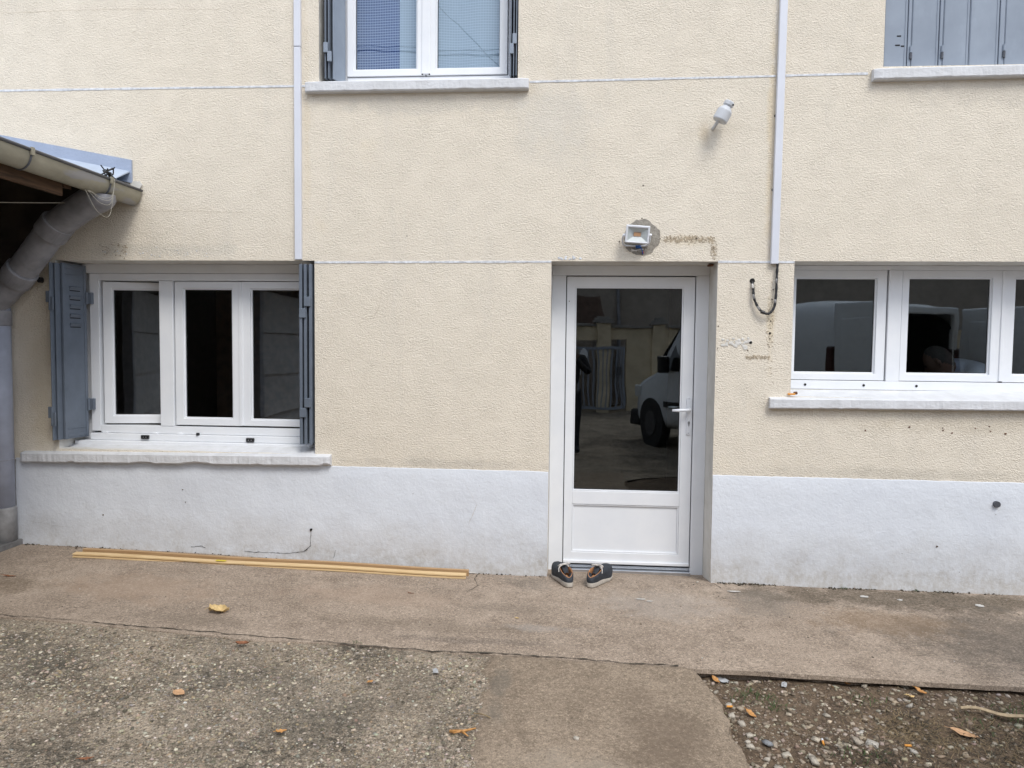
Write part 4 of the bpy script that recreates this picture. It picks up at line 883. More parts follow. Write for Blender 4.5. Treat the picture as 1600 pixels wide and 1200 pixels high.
# wire twisted round the gutter and the thin line below it
r_ = random.Random(4); wm = MB()
for k in (0, 1, 3, 5):
    y0 = -0.40 - 0.02 * r_.random(); dp = (0.0, 0.02, 0.035, 0.06, 0.10, 0.16)[k]; sp = 0.03 + 0.07 * r_.random()
    wm.tube(smooth_path([(-2.985, -0.33, 2.625), (-2.972, -0.345, 2.59), (-2.972, -0.36 - sp * 0.5, 2.50 - dp * 0.8), (-2.985, -0.42 - sp, 2.475 - dp * 0.6), (-3.01, -0.50 - sp * 0.8, 2.500 - dp * 0.1), (-3.04, y0 - 0.12, 2.508)], 6), 0.0013, 5)
o = wm.build('wire_coil', 'pale_wire', smooth=True); tag(o, 'pale thin wire looped loosely round the end of the zinc gutter', 'wire')
o = MB().tube(smooth_path([(-3.28, -0.36, 2.462), (-3.6, -0.9, 2.365), (-4.2, -1.3, 2.33)], 8), 0.003, 6).build('string', 'pale_wire', smooth=True); tag(o, 'pale string stretched under the dark carport roof', 'string')
o = thing('roof_debris', 'small dark tangle of twigs lying on gutter edge', 'debris', (-3.045, -0.30, 2.665))
tm = MB()
for k in range(12):
    a = r_.uniform(0, 2 * PI); tm.tube([(0.015 * math.cos(a), 0.05 * math.sin(a) * 1.5, -0.025 + 0.01 * r_.random()), (r_.uniform(-.02, .02), r_.uniform(-.05, .05), 0.02 * r_.random()), (r_.uniform(-.03, .03), r_.uniform(-.07, .07), r_.uniform(0, .05))], 0.0045, 5)
tm.build('twigs', 'black_plastic', o)
sl = MB().box(-4.55, -3.93, -0.31, -0.02, 0.0, 0.045).build('stone_slab', 'slab_grey', bevel=0.006, loc=(0, 0, 0.066)); tag(sl, 'flat dark grey slab lying at the foot of the grey downpipe', 'slab')

# ------------------------------------------------------------------ battens along the wall
def batten(name, mat, p0, p1, prof, label):
    a, b = Vector(p0), Vector(p1); d = (b - a).normalized(); n = Vector((d.y, -d.x, 0)).normalized(); up = n.cross(d) * -1
    if up.z < 0: up = -up
    t = thing(name, label, 'batten', p0)
    rows = []
    for i in range(25):
        q = (b - a) * (i / 24); sag = 0.003 * math.sin(i * 0.5)
        rows.append([q + n * u_ + up * (v_ + sag) for u_, v_ in prof] + [q + n * prof[0][0] + up * (prof[0][1] + sag)])
    m = MB().grid(rows); m.add(rows[0][:-1], [tuple(range(len(prof)))]); m.add(rows[-1][:-1], [tuple(range(len(prof)))])
    m.build('strip', mat, t, bevel=0.0015); return t
# right hand end carries a groove; n points towards the camera
gro = [(-0.022, 0.0), (0.020, 0.0), (0.020, 0.010), (0.010, 0.0105), (0.010, 0.0165), (0.020, 0.017), (0.020, 0.028), (-0.022, 0.030)]
bt = batten('wood_batten', 'pine_wood', (-3.37, -0.255, 0.063), (-0.655, -0.135, -0.030), gro, 'pale pine grooved batten lying in front of the darker strip')
m = MB().box(-0.035, 0.035, -0.021, 0.004, 0.0302, 0.0310); o = m.build('paper_sticker', 'yellow_label', bt, loc=(1.03, 0.045, -0.034)); o.rotation_euler = (0, R(1.96), R(2.53))
batten('wood_batten', 'tan_wood', (-3.35, -0.185, 0.062), (-0.645, -0.072, -0.032), [(-0.012, 0), (0.014, 0), (0.014, 0.040), (-0.012, 0.041)], 'darker tan wooden strip lying between pine batten and plinth')

# ------------------------------------------------------------------ shoes
def make_shoe(label, loc, rz, flip, toe_lift=0.0, crush=0.0):
    t = thing('shoe', label, 'shoe', loc, rz, 'pair of worn shoes by the door'); t.scale = (1.08, 1.0, 1.22)
    def outline(a, grow=1.0):
        # a=0 heel .. pi toe .. 2pi ; foot lies along +y, heel at 0, toe at 0.29
        s_, c_ = math.sin(a), math.cos(a); yy = 0.145 - 0.145 * c_
        wd = 0.036 + 0.016 * math.exp(-((yy - 0.20) / 0.07) ** 2) + 0.003 * math.exp(-((yy - 0.04) / 0.04) ** 2)
        sgn = 1 if s_ >= 0 else -1
        xx = sgn * abs(s_) ** 0.62 * wd + flip * (0.014 * math.exp(-((yy - 0.27) / 0.07) ** 2))
        return xx * grow, 0.145 + (yy - 0.145) * (1 + (grow - 1) * 0.25)
    NA = 56
    A_ = [2 * PI * k / NA for k in range(NA + 1)]
    sole_z = lambda y: 0.006 + 0.016 * max(0, (y - 0.2) / 0.09) ** 2
    th = lambda y: 0.026 if y < 0.12 else 0.026 - 0.010 * min(1, (y - 0.12) / 0.1)
    rows = []
    for a in A_:
        x, y = outline(a, 1.04); z = sole_z(y); rows.append([(x * 0.2, 0.145 + (y - 0.145) * 0.2, z), (x * 0.96, y, z), (x, y, z + 0.004), (x * 1.0, y, z + th(y) - 0.004), (x * 0.96, 0.145 + (y - 0.145) * 0.985, z + th(y)), (x * 0.2, 0.145 + (y - 0.145) * 0.2, z + th(y))])
    MB().grid(rows).build('sole', 'shoe_sole', t, smooth=True)
    # collar opening ring
    def collar_p(a):
        s_, c_ = math.sin(a), math.cos(a); yy = 0.094 - 0.082 * c_
        xx = s_ * (0.036 + 0.004 * math.cos(a)) 
        side = abs(s_)
        zh = 0.058 - crush * 0.010; zs = 0.083; zf = 0.092
        z = (zh * max(0, c_) ** 1.2 + zs * side ** 1.5 + zf * max(0, -c_) ** 1.2) / (max(0, c_) ** 1.2 + side ** 1.5 + max(0, -c_) ** 1.2)
        return Vector((xx, yy + (0.012 * crush if c_ > 0.6 else 0), z))
    rows = []
    for a in A_:
        x, y = outline(a, 1.0); base = Vector((x, y, sole_z(y) + th(y) - 0.004)); c = collar_p(a); row = []
        bul = 0.010 + 0.010 * max(0, -math.cos(a))
        for j in range(9):
            s_ = j / 8; hz = s_ ** (1.0 + 1.1 * max(0, -math.cos(a)))
            zz = 1 - (1 - s_) ** (1.7 + 0.8 * max(0, -math.cos(a)))
            p = Vector((base.x + (c.x - base.x) * hz, base.y + (c.y - base.y) * hz, base.z + (c.z - base.z) * zz))
            out2 = Vector((base.x, (base.y - 0.14) * 0.4, 0)); out2 = out2.normalized() if out2.length > 1e-6 else out2
            p += out2 * bul * math.sin(PI * s_) * 0.6
            p += Vector((0, 0, 0.0022 * mnoise.noise(p * 45 + Vector((flip * 3, 0, 0)))))
            row.append(p)
        rows.append(row)
    MB().grid(rows).build('upper', 'shoe_navy', t, smooth=True)
    # lining, collar roll and inside
    rows = []
    for a in A_:
        c = collar_p(a); inn_ = Vector((c.x * 0.84, 0.09 + (c.y - 0.09) * 0.88, c.z - 0.003)); bot = Vector((c.x * 0.86, 0.09 + (c.y - 0.09) * 0.95, 0.036))
        rows.append([c, c + Vector((0, 0, 0.003)) - Vector((c.x * 0.06, (c.y - 0.09) * 0.05, 0)), inn_, inn_ * 0.5 + bot * 0.5 + Vector((0, 0, -0.001)), bot])
    MB().grid(rows).build('lining', 'shoe_lining', t, smooth=True)
    MB().add([(0.8 * collar_p(a).x, 0.09 + (collar_p(a).y - 0.09) * 1.0, 0.0345) for a in A_[:-1]], [tuple(range(NA))]).build('insole', 'shoe_inside', t)
    # folded down heel
    rows = []
    for a in np.linspace(-0.95, 0.95, 15):
        c = collar_p(a % (2 * PI)); x, y = outline(a % (2 * PI), 1.0)
        rows.append([Vector((x * 0.98, y + 0.001, 0.040)), Vector((c.x * 1.06, c.y - 0.006, c.z - 0.004)), Vector((c.x * 0.9, c.y + 0.010, c.z + 0.003)), Vector((c.x * 0.62, c.y + 0.030, c.z - 0.008)), Vector((c.x * 0.5, c.y + 0.034, c.z - 0.014))])
    MB().grid(rows).build('trodden_heel', 'shoe_navy', t, smooth=True)
    m = MB().box(-0.006, 0.006, 0.0, 0.022, -0.002, 0.002); m.build('heel_tab', 'shoe_lining', t, bevel=0.001, loc=(0.004 * flip, 0.030, 0.060 - crush * 0.01)).rotation_euler = (R(15), 0, R(-25 * flip))
    # tongue with label
    tg = [[(x * (1 - 0.12 * j), 0.175 - 0.026 * j, 0.088 + 0.008 * j - 0.0022 * j * j - x * x * 10 - (0.010 * j * (j > 2) * 0.4)) for x in np.linspace(-0.026, 0.026, 7)] for j in range(5)]
    o = MB().grid(tg); o.build('tongue', 'shoe_navy', t, smooth=True)
    MB().box(-0.011, 0.011, -0.016, 0.016, 0.0, 0.0015).build('tongue_label', 'lace_white', t, loc=(0.004 * flip, 0.112, 0.1035)).rotation_euler = (R(-14), 0, R(12 * flip))
    MB().box(-0.004, 0.004, -0.008, 0.008, 0.0016, 0.0021).build('label_mark', 'shoe_navy', t, loc=(0.004 * flip, 0.100, 0.1005)).rotation_euler = (R(-14), 0, R(12 * flip))
    # laces
    for j in range(5):
        y = 0.128 + 0.017 * j; z = 0.098 - 0.0045 * j - 0.0006 * j * j; s = 1 if j % 2 else -1
        MB().tube(smooth_path([(-0.027, y - 0.006 * s, z - 0.011), (-0.012, y - 0.003 * s, z + 0.002), (0.012, y + 0.004 * s, z + 0.003), (0.027, y + 0.007 * s, z - 0.011)], 4), 0.0036, 6).build('lace', 'lace_white', t, smooth=True)
    MB().tube(smooth_path([(0.0, 0.125, 0.102), (0.022, 0.115, 0.110), (0.036, 0.128, 0.100), (0.018, 0.135, 0.103), (-0.006, 0.124, 0.105), (-0.03, 0.112, 0.104), (-0.040, 0.128, 0.094), (-0.02, 0.136, 0.101)], 5), 0.0032, 6).build('lace_bow', 'lace_white', t, smooth=True)
    MB().tube(smooth_path([(0.010, 0.128, 0.104), (0.038 * flip, 0.105, 0.094), (0.046 * flip, 0.09, 0.07)], 5), 0.0030, 6).build('lace_end', 'lace_white', t, smooth=True)
    return t
make_shoe('dark navy shoe nearest the left door jamb, heel trodden down', (0.050, -0.250, -0.038), R(17), -1, crush=0.6)
make_shoe('dark navy shoe with its toe turned out to the right', (0.178, -0.240, -0.038), R(-27), 1, crush=0.2)

# ------------------------------------------------------------------ fast stones
ICO_V = None
def ico():
    bm = bmesh.new(); bmesh.ops.create_icosphere(bm, subdivisions=1, radius=1); v = np.array([x.co[:] for x in bm.verts]); f = np.array([[q.index for q in x.verts] for x in bm.faces]); bm.free(); return v, f
ICV, ICF = ico()
BV = np.array([(x, y, z) for x in (-.8, .8) for y in (-.8, .8) for z in (-.8, .8)], float)
BF = np.array([(0, 1, 3), (0, 3, 2), (4, 6, 7), (4, 7, 5), (0, 4, 5), (0, 5, 1), (2, 3, 7), (2, 7, 6), (0, 2, 6), (0, 6, 4), (1, 5, 7), (1, 7, 3)])
def stones(name, P_, S_, cols, flat, seed, parent=None, angular=False):
    IV, IF = (BV, BF) if angular else (ICV, ICF)
    """joined pebbles: P_ (n,3) centres, S_ (n,) radii, cols (n,3)"""
    g_ = np.random.default_rng(seed); n = len(P_); nv = len(IV)
    V = np.repeat(IV[None], n, 0) * (1 + g_.uniform(-0.46, 0.30, (n, nv, 3 if angular else 1)))
    V = V * (np.stack([g_.uniform(0.75, 1.35, n), g_.uniform(0.65, 1.1, n), g_.uniform(flat * 0.7, flat * 1.3, n)], 1) * S_[:, None])[:, None, :]
    a = g_.uniform(0, 2 * PI, n); b = g_.normal(0, 0.25, n); ca, sa, cb_, sb = np.cos(a), np.sin(a), np.cos(b), np.sin(b)
    x, y, z = V[..., 0], V[..., 1], V[..., 2]; y, z = y * cb_[:, None] - z * sb[:, None], y * sb[:, None] + z * cb_[:, None]
    x, y = x * ca[:, None] - y * sa[:, None], x * sa[:, None] + y * ca[:, None]
    V = np.stack([x, y, z], -1) + P_[:, None, :]
    F = (IF[None] + (np.arange(n) * nv)[:, None, None]).reshape(-1, 3)
    me = bpy.data.meshes.new(name); me.vertices.add(n * nv); me.vertices.foreach_set('co', V.reshape(-1).astype(np.float32))
    me.loops.add(F.size); me.loops.foreach_set('vertex_index', F.reshape(-1).astype(np.int32)); me.polygons.add(len(F))
    me.polygons.foreach_set('loop_start', np.arange(0, F.size, 3, dtype=np.int32)); me.update(calc_edges=True)
    at = me.color_attributes.new('Col', 'FLOAT_COLOR', 'POINT'); cc = np.ones((n, nv, 4), np.float32); cc[..., :3] = cols[:, None, :]; at.data.foreach_set('color', cc.reshape(-1))
    me.materials.append(M['pebble_mix']); o = bpy.data.objects.new(name, me); COL.objects.link(o)
    if parent: o.parent = parent
    return o
def palette(n, base, spread, g_):
    b = np.array(base)[g_.integers(0, len(base), n)]; return np.clip(b * (1 + g_.normal(0, spread, (n, 1))) * (1 + g_.normal(0, 0.04, (n, 3))), 0.01, 0.75)
# exposed aggregate in the yard concrete
n = 52000
X = rng.uniform(-4.4, -0.30, n); Y = -1.30 - (rng.random(n) ** 1.25) * 2.2
dens = np.array([mnoise.noise(Vector((x * 1.6, y * 1.9, 3.0))) for x, y in zip(X, Y)])
fade = np.clip((X + 4.0) / 1.6, 0.35, 1) * np.clip((-1.30 - Y) / 0.16, 0.12, 1)
keep = (rng.random(n) < np.clip(0.75 + dens * 0.9, 0.15, 1) * fade); X, Y = X[keep], Y[keep]; n = len(X)
S_ = 0.0036 + 0.0085 * rng.random(n) ** 3.0
Z = np.array([gz(x) - 0.012 + nz3(x, y, 1.1, 0.010, 5) + nz3(x, y, 6, 0.003, 2) for x, y in zip(X, Y)]) - S_ * 0.05
cols = palette(n, [(0.30, 0.25, 0.18), (0.20, 0.165, 0.12), (0.37, 0.305, 0.22), (0.13, 0.11, 0.082), (0.45, 0.385, 0.295), (0.27, 0.205, 0.135), (0.52, 0.46, 0.375), (0.31, 0.28, 0.24)], 0.22, rng)
tag(stones('exposed_aggregate', np.stack([X, Y, Z], 1), S_, cols, 0.55, 3), kind='stuff')
# gravel in the soil strip
n = 16000
X = rng.uniform(0.66, 3.4, n); Y = -1.36 - rng.random(n) * 1.3
dens = np.array([mnoise.noise(Vector((x * 2.1, y * 2.4, 9.0))) for x, y in zip(X, Y)])
keep = rng.random(n) < np.clip(0.55 + dens * 1.1 + 0.45 * np.exp(-((X - 0.80) / 0.10) ** 2) * (Y < -1.6), 0.06, 1); X, Y = X[keep], Y[keep]; n = len(X)
S_ = 0.0019 + 0.0115 * rng.random(n) ** 4.6
Z = np.array([soil_h(x, y) for x, y in zip(X, Y)]) + S_ * 0.15
SC = [(0.34, 0.275, 0.20), (0.42, 0.355, 0.27), (0.25, 0.198, 0.142), (0.17, 0.13, 0.092), (0.48, 0.42, 0.335), (0.32, 0.265, 0.205)]
tag(stones('gravel', np.stack([X, Y, Z], 1), S_, palette(n, SC, 0.18, rng), 0.5, 5, angular=True), kind='stuff')
# larger chips one could pick up
def one_stone(name, x, y, s, col, flat, seed, label, group=None, base=None):
    z = (soil_h(x, y) if base is None else base) + s * flat * 0.45
    o = stones(name, np.zeros((1, 3)), np.array([s]), np.array([tuple(min(0.7, q * 1.15) for q in col)]), flat * 0.8, seed, angular=True); o.location = (x, y, z); tag(o, label, 'stone', group); return o
def soil_pt(px, py, z=SOIL_Z):
    d = _r * ((px - 800) / 1120) + _u * (-(py - 600) / 1120) + _f; t_ = (z - 1.5459) / d.z
    return (0 + d.x * t_, -4.9083 + d.y * t_)
named = [((1339, 1163), 0.036, (0.36, 0.31, 0.25), 'large buff stone right of the white tipped cigarette end'), ((1363, 1165), 0.026, (0.44, 0.41, 0.36), 'pale whitish stone just right of the large buff stone'),
         ((1230, 1182), 0.026, (0.42, 0.38, 0.31), 'flat cream stone left of the white tipped cigarette end'), ((1270, 1192), 0.032, (0.40, 0.36, 0.30), 'cream stone at the bottom edge below the white tipped cigarette end'),
         ((1427, 1174), 0.026, (0.46, 0.43, 0.38), 'pale stone just below the plain orange filter'), ((1421, 1105), 0.022, (0.40, 0.37, 0.32), 'beige stone left below the pair of orange leaves'),
         ((1345, 1141), 0.020, (0.48, 0.45, 0.40), 'small white stone in the middle of the soil strip'), ((1413, 1073), 0.026, (0.30, 0.27, 0.22), 'greyish stone by the pavement edge above the orange leaves'),
         ((1488, 1096), 0.026, (0.40, 0.36, 0.30), 'pale stone between the orange leaves and the long wood splinter'), ((1350, 1073), 0.026, (0.36, 0.32, 0.26), 'flat buff stone close under the pavement edge'),
         ((1291, 1118), 0.024, (0.38, 0.34, 0.28), 'flat buff chip left of the middle of the soil strip'), ((1555, 1130 + 30), 0.020, (0.34, 0.30, 0.24), 'small brownish stone below the long wood splinter')]
for i, ((px, py), s, col, lb) in enumerate(named):
    s *= 0.78; x, y = soil_pt(px, py); one_stone('stone', x, y, s, col, 0.5, 40 + i, lb, 'limestone chips in the soil')
r2 = random.Random(21)
for i in range(55):
    x = r2.uniform(0.80, 2.3); y = r2.uniform(-2.15, -1.44); s = 0.009 + 0.008 * r2.random()
    c = SC[r2.randrange(len(SC))]; one_stone('stone', x, y, s, c, 0.5, 100 + i, 'pale limestone chip half sunk in the brown soil strip', 'limestone chips in the soil')
for i, (x, y) in enumerate([(0.765, -1.72), (0.79, -1.80), (0.80, -1.88), (0.785, -1.96), (0.83, -2.04), (0.80, -2.12), (0.86, -2.10), (0.775, -1.62)]):
    one_stone('stone', x, y, r2.uniform(0.015, 0.026), (0.44, 0.395, 0.33), 0.6, 200 + i, 'broken concrete lump along the crumbled edge of the concrete patch', 'crumbled concrete lumps')
one_stone('stone', 0.065, -2.075, 0.013, (0.42, 0.38, 0.32), 0.7, 300, 'single small pale stone on the smooth concrete patch', base=gz(0.06))
one_stone('stone', 0.917, -0.035, 0.010, (0.6, 0.55, 0.47), 0.7, 301, 'small white crumb in front of the door frame', base=gz(0.9))
# straw, grass and dirt
def strands(name, mat, spots, n, L_, rad, seed, up=0.2, hfun=soil_h):
    r_ = random.Random(seed); m = MB()
    for _ in range(n):
        cx, cy, sp = r_.choice(spots); x = r_.gauss(cx, sp); y = r_.gauss(cy, sp * 0.7); a = r_.uniform(0, 2 * PI); l = L_ * r_.uniform(0.4, 1.2); z = hfun(x, y) + 0.002
        d = Vector((math.cos(a), math.sin(a), up * r_.uniform(0.0, 1.4))); p0 = Vector((x, y, z)); sd = Vector((-math.sin(a), math.cos(a), 0)) * rad
        p1 = p0 + d * l * 0.5 + Vector((0, 0, 0.004)); p2 = p0 + d * l + Vector((r_.uniform(-.01, .01), r_.uniform(-.01, .01), -up * l * 0.2))
        m.add([p0 - sd, p0 + sd, p1 + sd * 0.8, p1 - sd * 0.8, p2, p1 + Vector((0, 0, rad * 1.5))], [(0, 1, 2, 3), (3, 2, 4), (0, 1, 5), (2, 3, 5)])
    return tag(m.build(name, mat, fix=False), kind='stuff')
strands('dry_straw', 'straw', [(1.62, -1.78, 0.16), (1.85, -1.80, 0.22), (2.1, -1.70, 0.2), (1.75, -1.98, 0.2), (1.5, -1.72, 0.1), (1.95, -2.05, 0.25)], 1500, 0.055, 0.0011, 1, 0.25)
strands('dead_grass', 'moss_dark', [(1.7, -1.9, 0.2), (1.9, -1.95, 0.2), (1.3, -2.0, 0.12), (1.55, -1.72, 0.1), (2.05, -1.8, 0.15)], 900, 0.045, 0.0016, 11, 0.25)
strands('grass', 'grass_green', [(2.02, -1.60, 0.05), (1.85, -1.68, 0.06), (0.95, -1.52, 0.04), (0.98, -1.62, 0.03), (1.25, -1.99, 0.06), (1.42, -1.50, 0.04), (0.87, -1.55, 0.05), (2.15, -1.55, 0.07)], 330, 0.030, 0.0016, 2, 0.9)
strands('grass', 'grass_green', [(-1.07, -1.29, 0.012), (1.88, -0.03, 0.012), (2.35, -0.02, 0.01)], 40, 0.016, 0.0014, 5, 0.8, lambda x, y: gz(x))
strands('dry_straw', 'straw', [(0.88, -1.45, 0.06), (1.15, -1.42, 0.08), (1.5, -1.44, 0.1)], 120, 0.03, 0.0010, 7, 0.2)
# dirt crumbs gathered in the joint between plinth and pavement
n = 2600; X = np.concatenate([rng.uniform(1.05, 3.6, 2000), rng.uniform(-3.9, -0.12, 600)]); Y = -0.008 - np.abs(rng.normal(0, 0.016, n)); 
cl = np.array([mnoise.noise(Vector((x * 4.5, 0.3, 2.0))) for x in X]); keep = rng.random(n) < np.clip(0.45 + cl * 1.3, 0.03, 1); X, Y = X[keep], Y[keep]; n = len(X)
S_ = 0.002 + 0.008 * rng.random(n) ** 3; Z = np.array([gz(x) for x in X]) + S_ * 0.3
tag(stones('joint_dirt', np.stack([X, Y - 0.008, Z], 1), S_, palette(n, [(0.05, 0.042, 0.03), (0.075, 0.06, 0.042), (0.035, 0.03, 0.022), (0.22, 0.19, 0.15)], 0.2, rng), 0.7, 8), kind='stuff')
# loose grit scattered on the pavement
n = 500; X = rng.uniform(-3.6, 3.2, n); Y = -0.02 - rng.random(n) ** 1.6 * 1.25; S_ = 0.0016 + 0.0045 * rng.random(n) ** 4
Z = np.array([gz(x) + nz3(x, y, 1.6, 0.005) + nz3(x, y, 7, 0.0018, 3) for x, y in zip(X, Y)]) + S_ * 0.3
tag(stones('grit', np.stack([X, Y, Z], 1), S_, palette(n, [(0.05, 0.04, 0.03), (0.42, 0.38, 0.33), (0.5, 0.48, 0.44), (0.16, 0.12, 0.08)], 0.2, rng), 0.6, 9), kind='stuff')

# dried paint splashes on the pavement
def splash(x, y, rx, ry, seed, label):
    t = []
    for k in range(22):
        a = 2 * PI * k / 22; q = 1 + 0.55 * mnoise.noise(Vector((math.cos(a) * 2, math.sin(a) * 2, seed))); t.append((rx * q * math.cos(a), ry * q * math.sin(a)))
    o = MB().prism(t, 'z', 0.0, 0.003).build('paint_splash', 'paint_splash', loc=(x, y, gz(x) + 0.0035)); tag(o, label, 'paint splash', 'dried paint splashes')
splash(0.50, -0.42, 0.030, 0.007, 1.3, 'white paint fleck in front of the shoes and the door'); splash(0.545, -0.45, 0.016, 0.006, 2.1, 'smaller white paint fleck beside the one before the door')
splash(1.95, -0.18, 0.028, 0.016, 3.3, 'white splash on the pavement close below the right plinth'); splash(2.62, -0.27, 0.024, 0.022, 4.1, 'white splash on the pavement near the right edge')
splash(1.12, -0.20, 0.040, 0.010, 5.7, 'long pale smear beside the right corner of the doorway'); splash(2.16, -0.22, 0.014, 0.012, 6.2, 'tiny white splash right of the larger one under the plinth')
splash(-0.66, -0.02, 0.06, 0.012, 7.7, 'white plaster smear at the end of the battens')

# ------------------------------------------------------------------ leaves and litter
def make_leaf(name, mat, px, py, L_, W_, rz, curl, seed, label, base='pave', tilt=0.1, cat='leaf'):
    if base == 'soil': x, y = soil_pt(px, py, SOIL_Z + 0.01); z = soil_h(x, y) + 0.012
    else:
        x, y, z = px, py, gz(px) + 0.004
    rows = []
    for i in range(11):
        u_ = i / 10; wd = W_ / 2 * (math.sin(PI * min(1, u_ * 0.97 + 0.03)) ** 0.75) * (1.15 - 0.5 * u_) * (1 + 0.12 * mnoise.noise(Vector((u_ * 6, seed, 0)))) + 0.0006
        rows.append([Vector((L_ * (u_ - 0.5), v_ * wd, curl * (v_ * v_) * W_ * 0.35 + curl * 0.7 * (u_ - 0.5) ** 2 * L_ + (0.003 + 0.25 * abs(curl) * W_) * mnoise.noise(Vector((u_ * 5, v_ * 3, seed))))) for v_ in (-1, -0.6, -0.2, 0.0, 0.2, 0.6, 1)])
    if curl > 0.5:
        for r_ in rows:
            for p in r_: p.z += 0.016 * mnoise.noise(Vector((p.x * 38, p.y * 38, seed))); p.y += 0.012 * mnoise.noise(Vector((p.x * 30, p.y * 30, seed + 5)))
    mn = min(p.z for r_ in rows for p in r_)
    t = thing(name, label, cat, (x, y, z - mn * 0.6), rz, 'fallen leaves'); t.scale = (0.88, 0.88, 0.88); t.rotation_euler = (R(4) * math.sin(seed), tilt, rz)
    MB().grid(rows).build('blade', mat, t, smooth=True)
    MB().tube([(-L_ * 0.5, 0, curl * 1.2 * 0.25 * L_), (-L_ * 0.72, 0.004, 0.004)], 0.0012, 5).build('stalk', mat, t)
    MB().tube([rows[k][3] + Vector((0, 0, 0.0008)) for k in range(11)], 0.0009, 4).build('midrib', mat, t)
    return t
make_leaf('leaf', 'leaf_yellow', -1.944, -1.04, 0.125, 0.10, R(15), 0.6, 1, 'crumpled yellow leaf on the pinkish pavement at the left')
make_leaf('leaf', 'leaf_brown', -1.63, -1.42, 0.075, 0.040, R(20), 0.5, 2, 'curled red brown leaf just below the left pavement edge')
make_leaf('leaf', 'leaf_tan', -1.671, -1.95, 0.066, 0.055, R(-15), 0.15, 3, 'pale orange leaf in the middle of the stony concrete')
make_leaf('leaf', 'leaf_orange', -0.884, -1.705, 0.036, 0.030, R(60), 0.3, 4, 'small orange leaf near the patch of smooth concrete')
make_leaf('leaf', 'leaf_orange', -1.118, -2.18, 0.048, 0.034, R(30), 0.4, 5, 'small orange leaf near the bottom edge of stony concrete')
make_leaf('leaf', 'leaf_brown', -1.735, -2.47, 0.055, 0.020, R(30), 0.4, 6, 'narrow red brown leaf at the bottom left edge')
make_leaf('leaf', 'leaf_yellow', -0.259, -0.82, 0.026, 0.018, R(10), 0.3, 7, 'tiny yellow leaf on the pavement before the door')
make_leaf('leaf', 'leaf_brown', -3.48, -0.70, 0.09, 0.018, R(8), 0.3, 8, 'thin dark brown leaf at the far left of the pavement')
make_leaf('leaf', 'leaf_brown', -0.953, -0.51, 0.045, 0.010, R(-5), 0.3, 9, 'thin dark dry leaf on the pavement below the battens')
for k, (dx, rz, L_) in enumerate(((0, 5, 0.085), (0.035, 40, 0.06), (0.03, -35, 0.05))):
    pass
make_leaf('leaf', 'leaf_orange', 1118, 1063, 0.055, 0.038, R(-50), 0.3, 10, 'amber leaf in the soil corner below the pavement', 'soil', 0.4)
make_leaf('leaf', 'leaf_orange', 1173, 1118, 0.060, 0.044, R(-40), 0.3, 11, 'golden leaf in the soil right of the concrete patch', 'soil', 0.4)
make_leaf('leaf', 'leaf_tan', 1508, 1143, 0.125, 0.070, R(-20), 0.15, 12, 'largest tan leaf lying in the dry grass at right', 'soil', 0.15)
make_leaf('leaf', 'leaf_orange', 1438, 1083, 0.060, 0.036, R(-35), 0.4, 13, 'orange leaf, upper one of the pair in the soil strip', 'soil', 0.3)
make_leaf('leaf', 'leaf_yellow', 1422, 1091, 0.062, 0.034, R(25), 0.4, 14, 'yellow brown leaf, lower one of the pair in the soil strip', 'soil', 0.3)
make_leaf('leaf', 'leaf_orange', 1324, 1069, 0.036, 0.034, R(60), 0.3, 15, 'small round orange leaf under the pavement edge', 'soil', 0.5)
make_leaf('leaf', 'leaf_orange', 1301, 1077, 0.018, 0.012, R(60), 0.3, 16, 'tiny orange leaf beside a buff stone under the pavement edge', 'soil', 0.5)
# forked brown leaf stalk
fk = thing('forked_twig', 'forked orange brown leaf stalk where the stony and smooth concrete meet', 'twig', (-0.395, -2.085, gz(-0.4) + 0.004))
for pts, rr in (([(-0.055, 0.006, 0.003), (0.0, 0.0, 0.010), (0.05, 0.024, 0.012)], [0.007, 0.006, 0.003]), ([(-0.005, 0, 0.010), (0.026, -0.026, 0.004)], [0.006, 0.002]), ([(0.0, 0.002, 0.009), (-0.04, -0.008, 0.004)], [0.005, 0.002])):
    MB().tube(pts, rr, 6).build('stalk', 'leaf_orange', fk, smooth=True)
tw = MB().tube(smooth_path([(-0.035, 0.012, 0.004), (0, 0, 0.010), (0.04, -0.016, 0.004)], 3), [0.0025] * 7, 6).build('twig', 'straw', loc=(-0.335, -1.94, gz(-0.3) + 0.003)); tag(tw, 'thin straw coloured twig above the forked leaf stalk', 'twig')
# long wood splinter
x, y = soil_pt(1560, 1124); z = soil_h(x, y) + 0.028
sp = MB().grid([[(-0.15 + 0.03 * i, 0.010 * math.sin(i * 0.6) + s_ * (0.003 + 0.011 * math.sin(PI * min(1, (i + 0.6) / 10.5)) ** 1.2 * (0.5 + i / 12)), 0.006 * math.sin(i * 0.9) + (0.006 if s_ == 0 else 0)) for s_ in (-1, 0, 1)] for i in range(11)])
o = sp.build('wood_splinter', 'splinter_wood', loc=(x, y, z)); o.rotation_euler = (0, 0, R(-12)); tag(o, 'long pale wood splinter lying on the soil at right', 'splinter')
m = o.modifiers.new('thick', 'SOLIDIFY'); m.thickness = 0.006
def butt(px, py, ang, white, label):
    x, y = soil_pt(px, py, SOIL_Z + 0.01); t = thing('cigarette_end', label, 'cigarette end', (x, y, soil_h(x, y) + 0.010), ang)
    MB().tube([(-0.016, 0, 0), (0.010, 0, 0.001)], 0.0045, 9).build('filter', 'filter_orange', t, smooth=False)
    if white: MB().tube([(0.0102, 0, 0.001), (0.022, 0, 0.003)], 0.0044, 9).build('paper', 'paper_white', t)
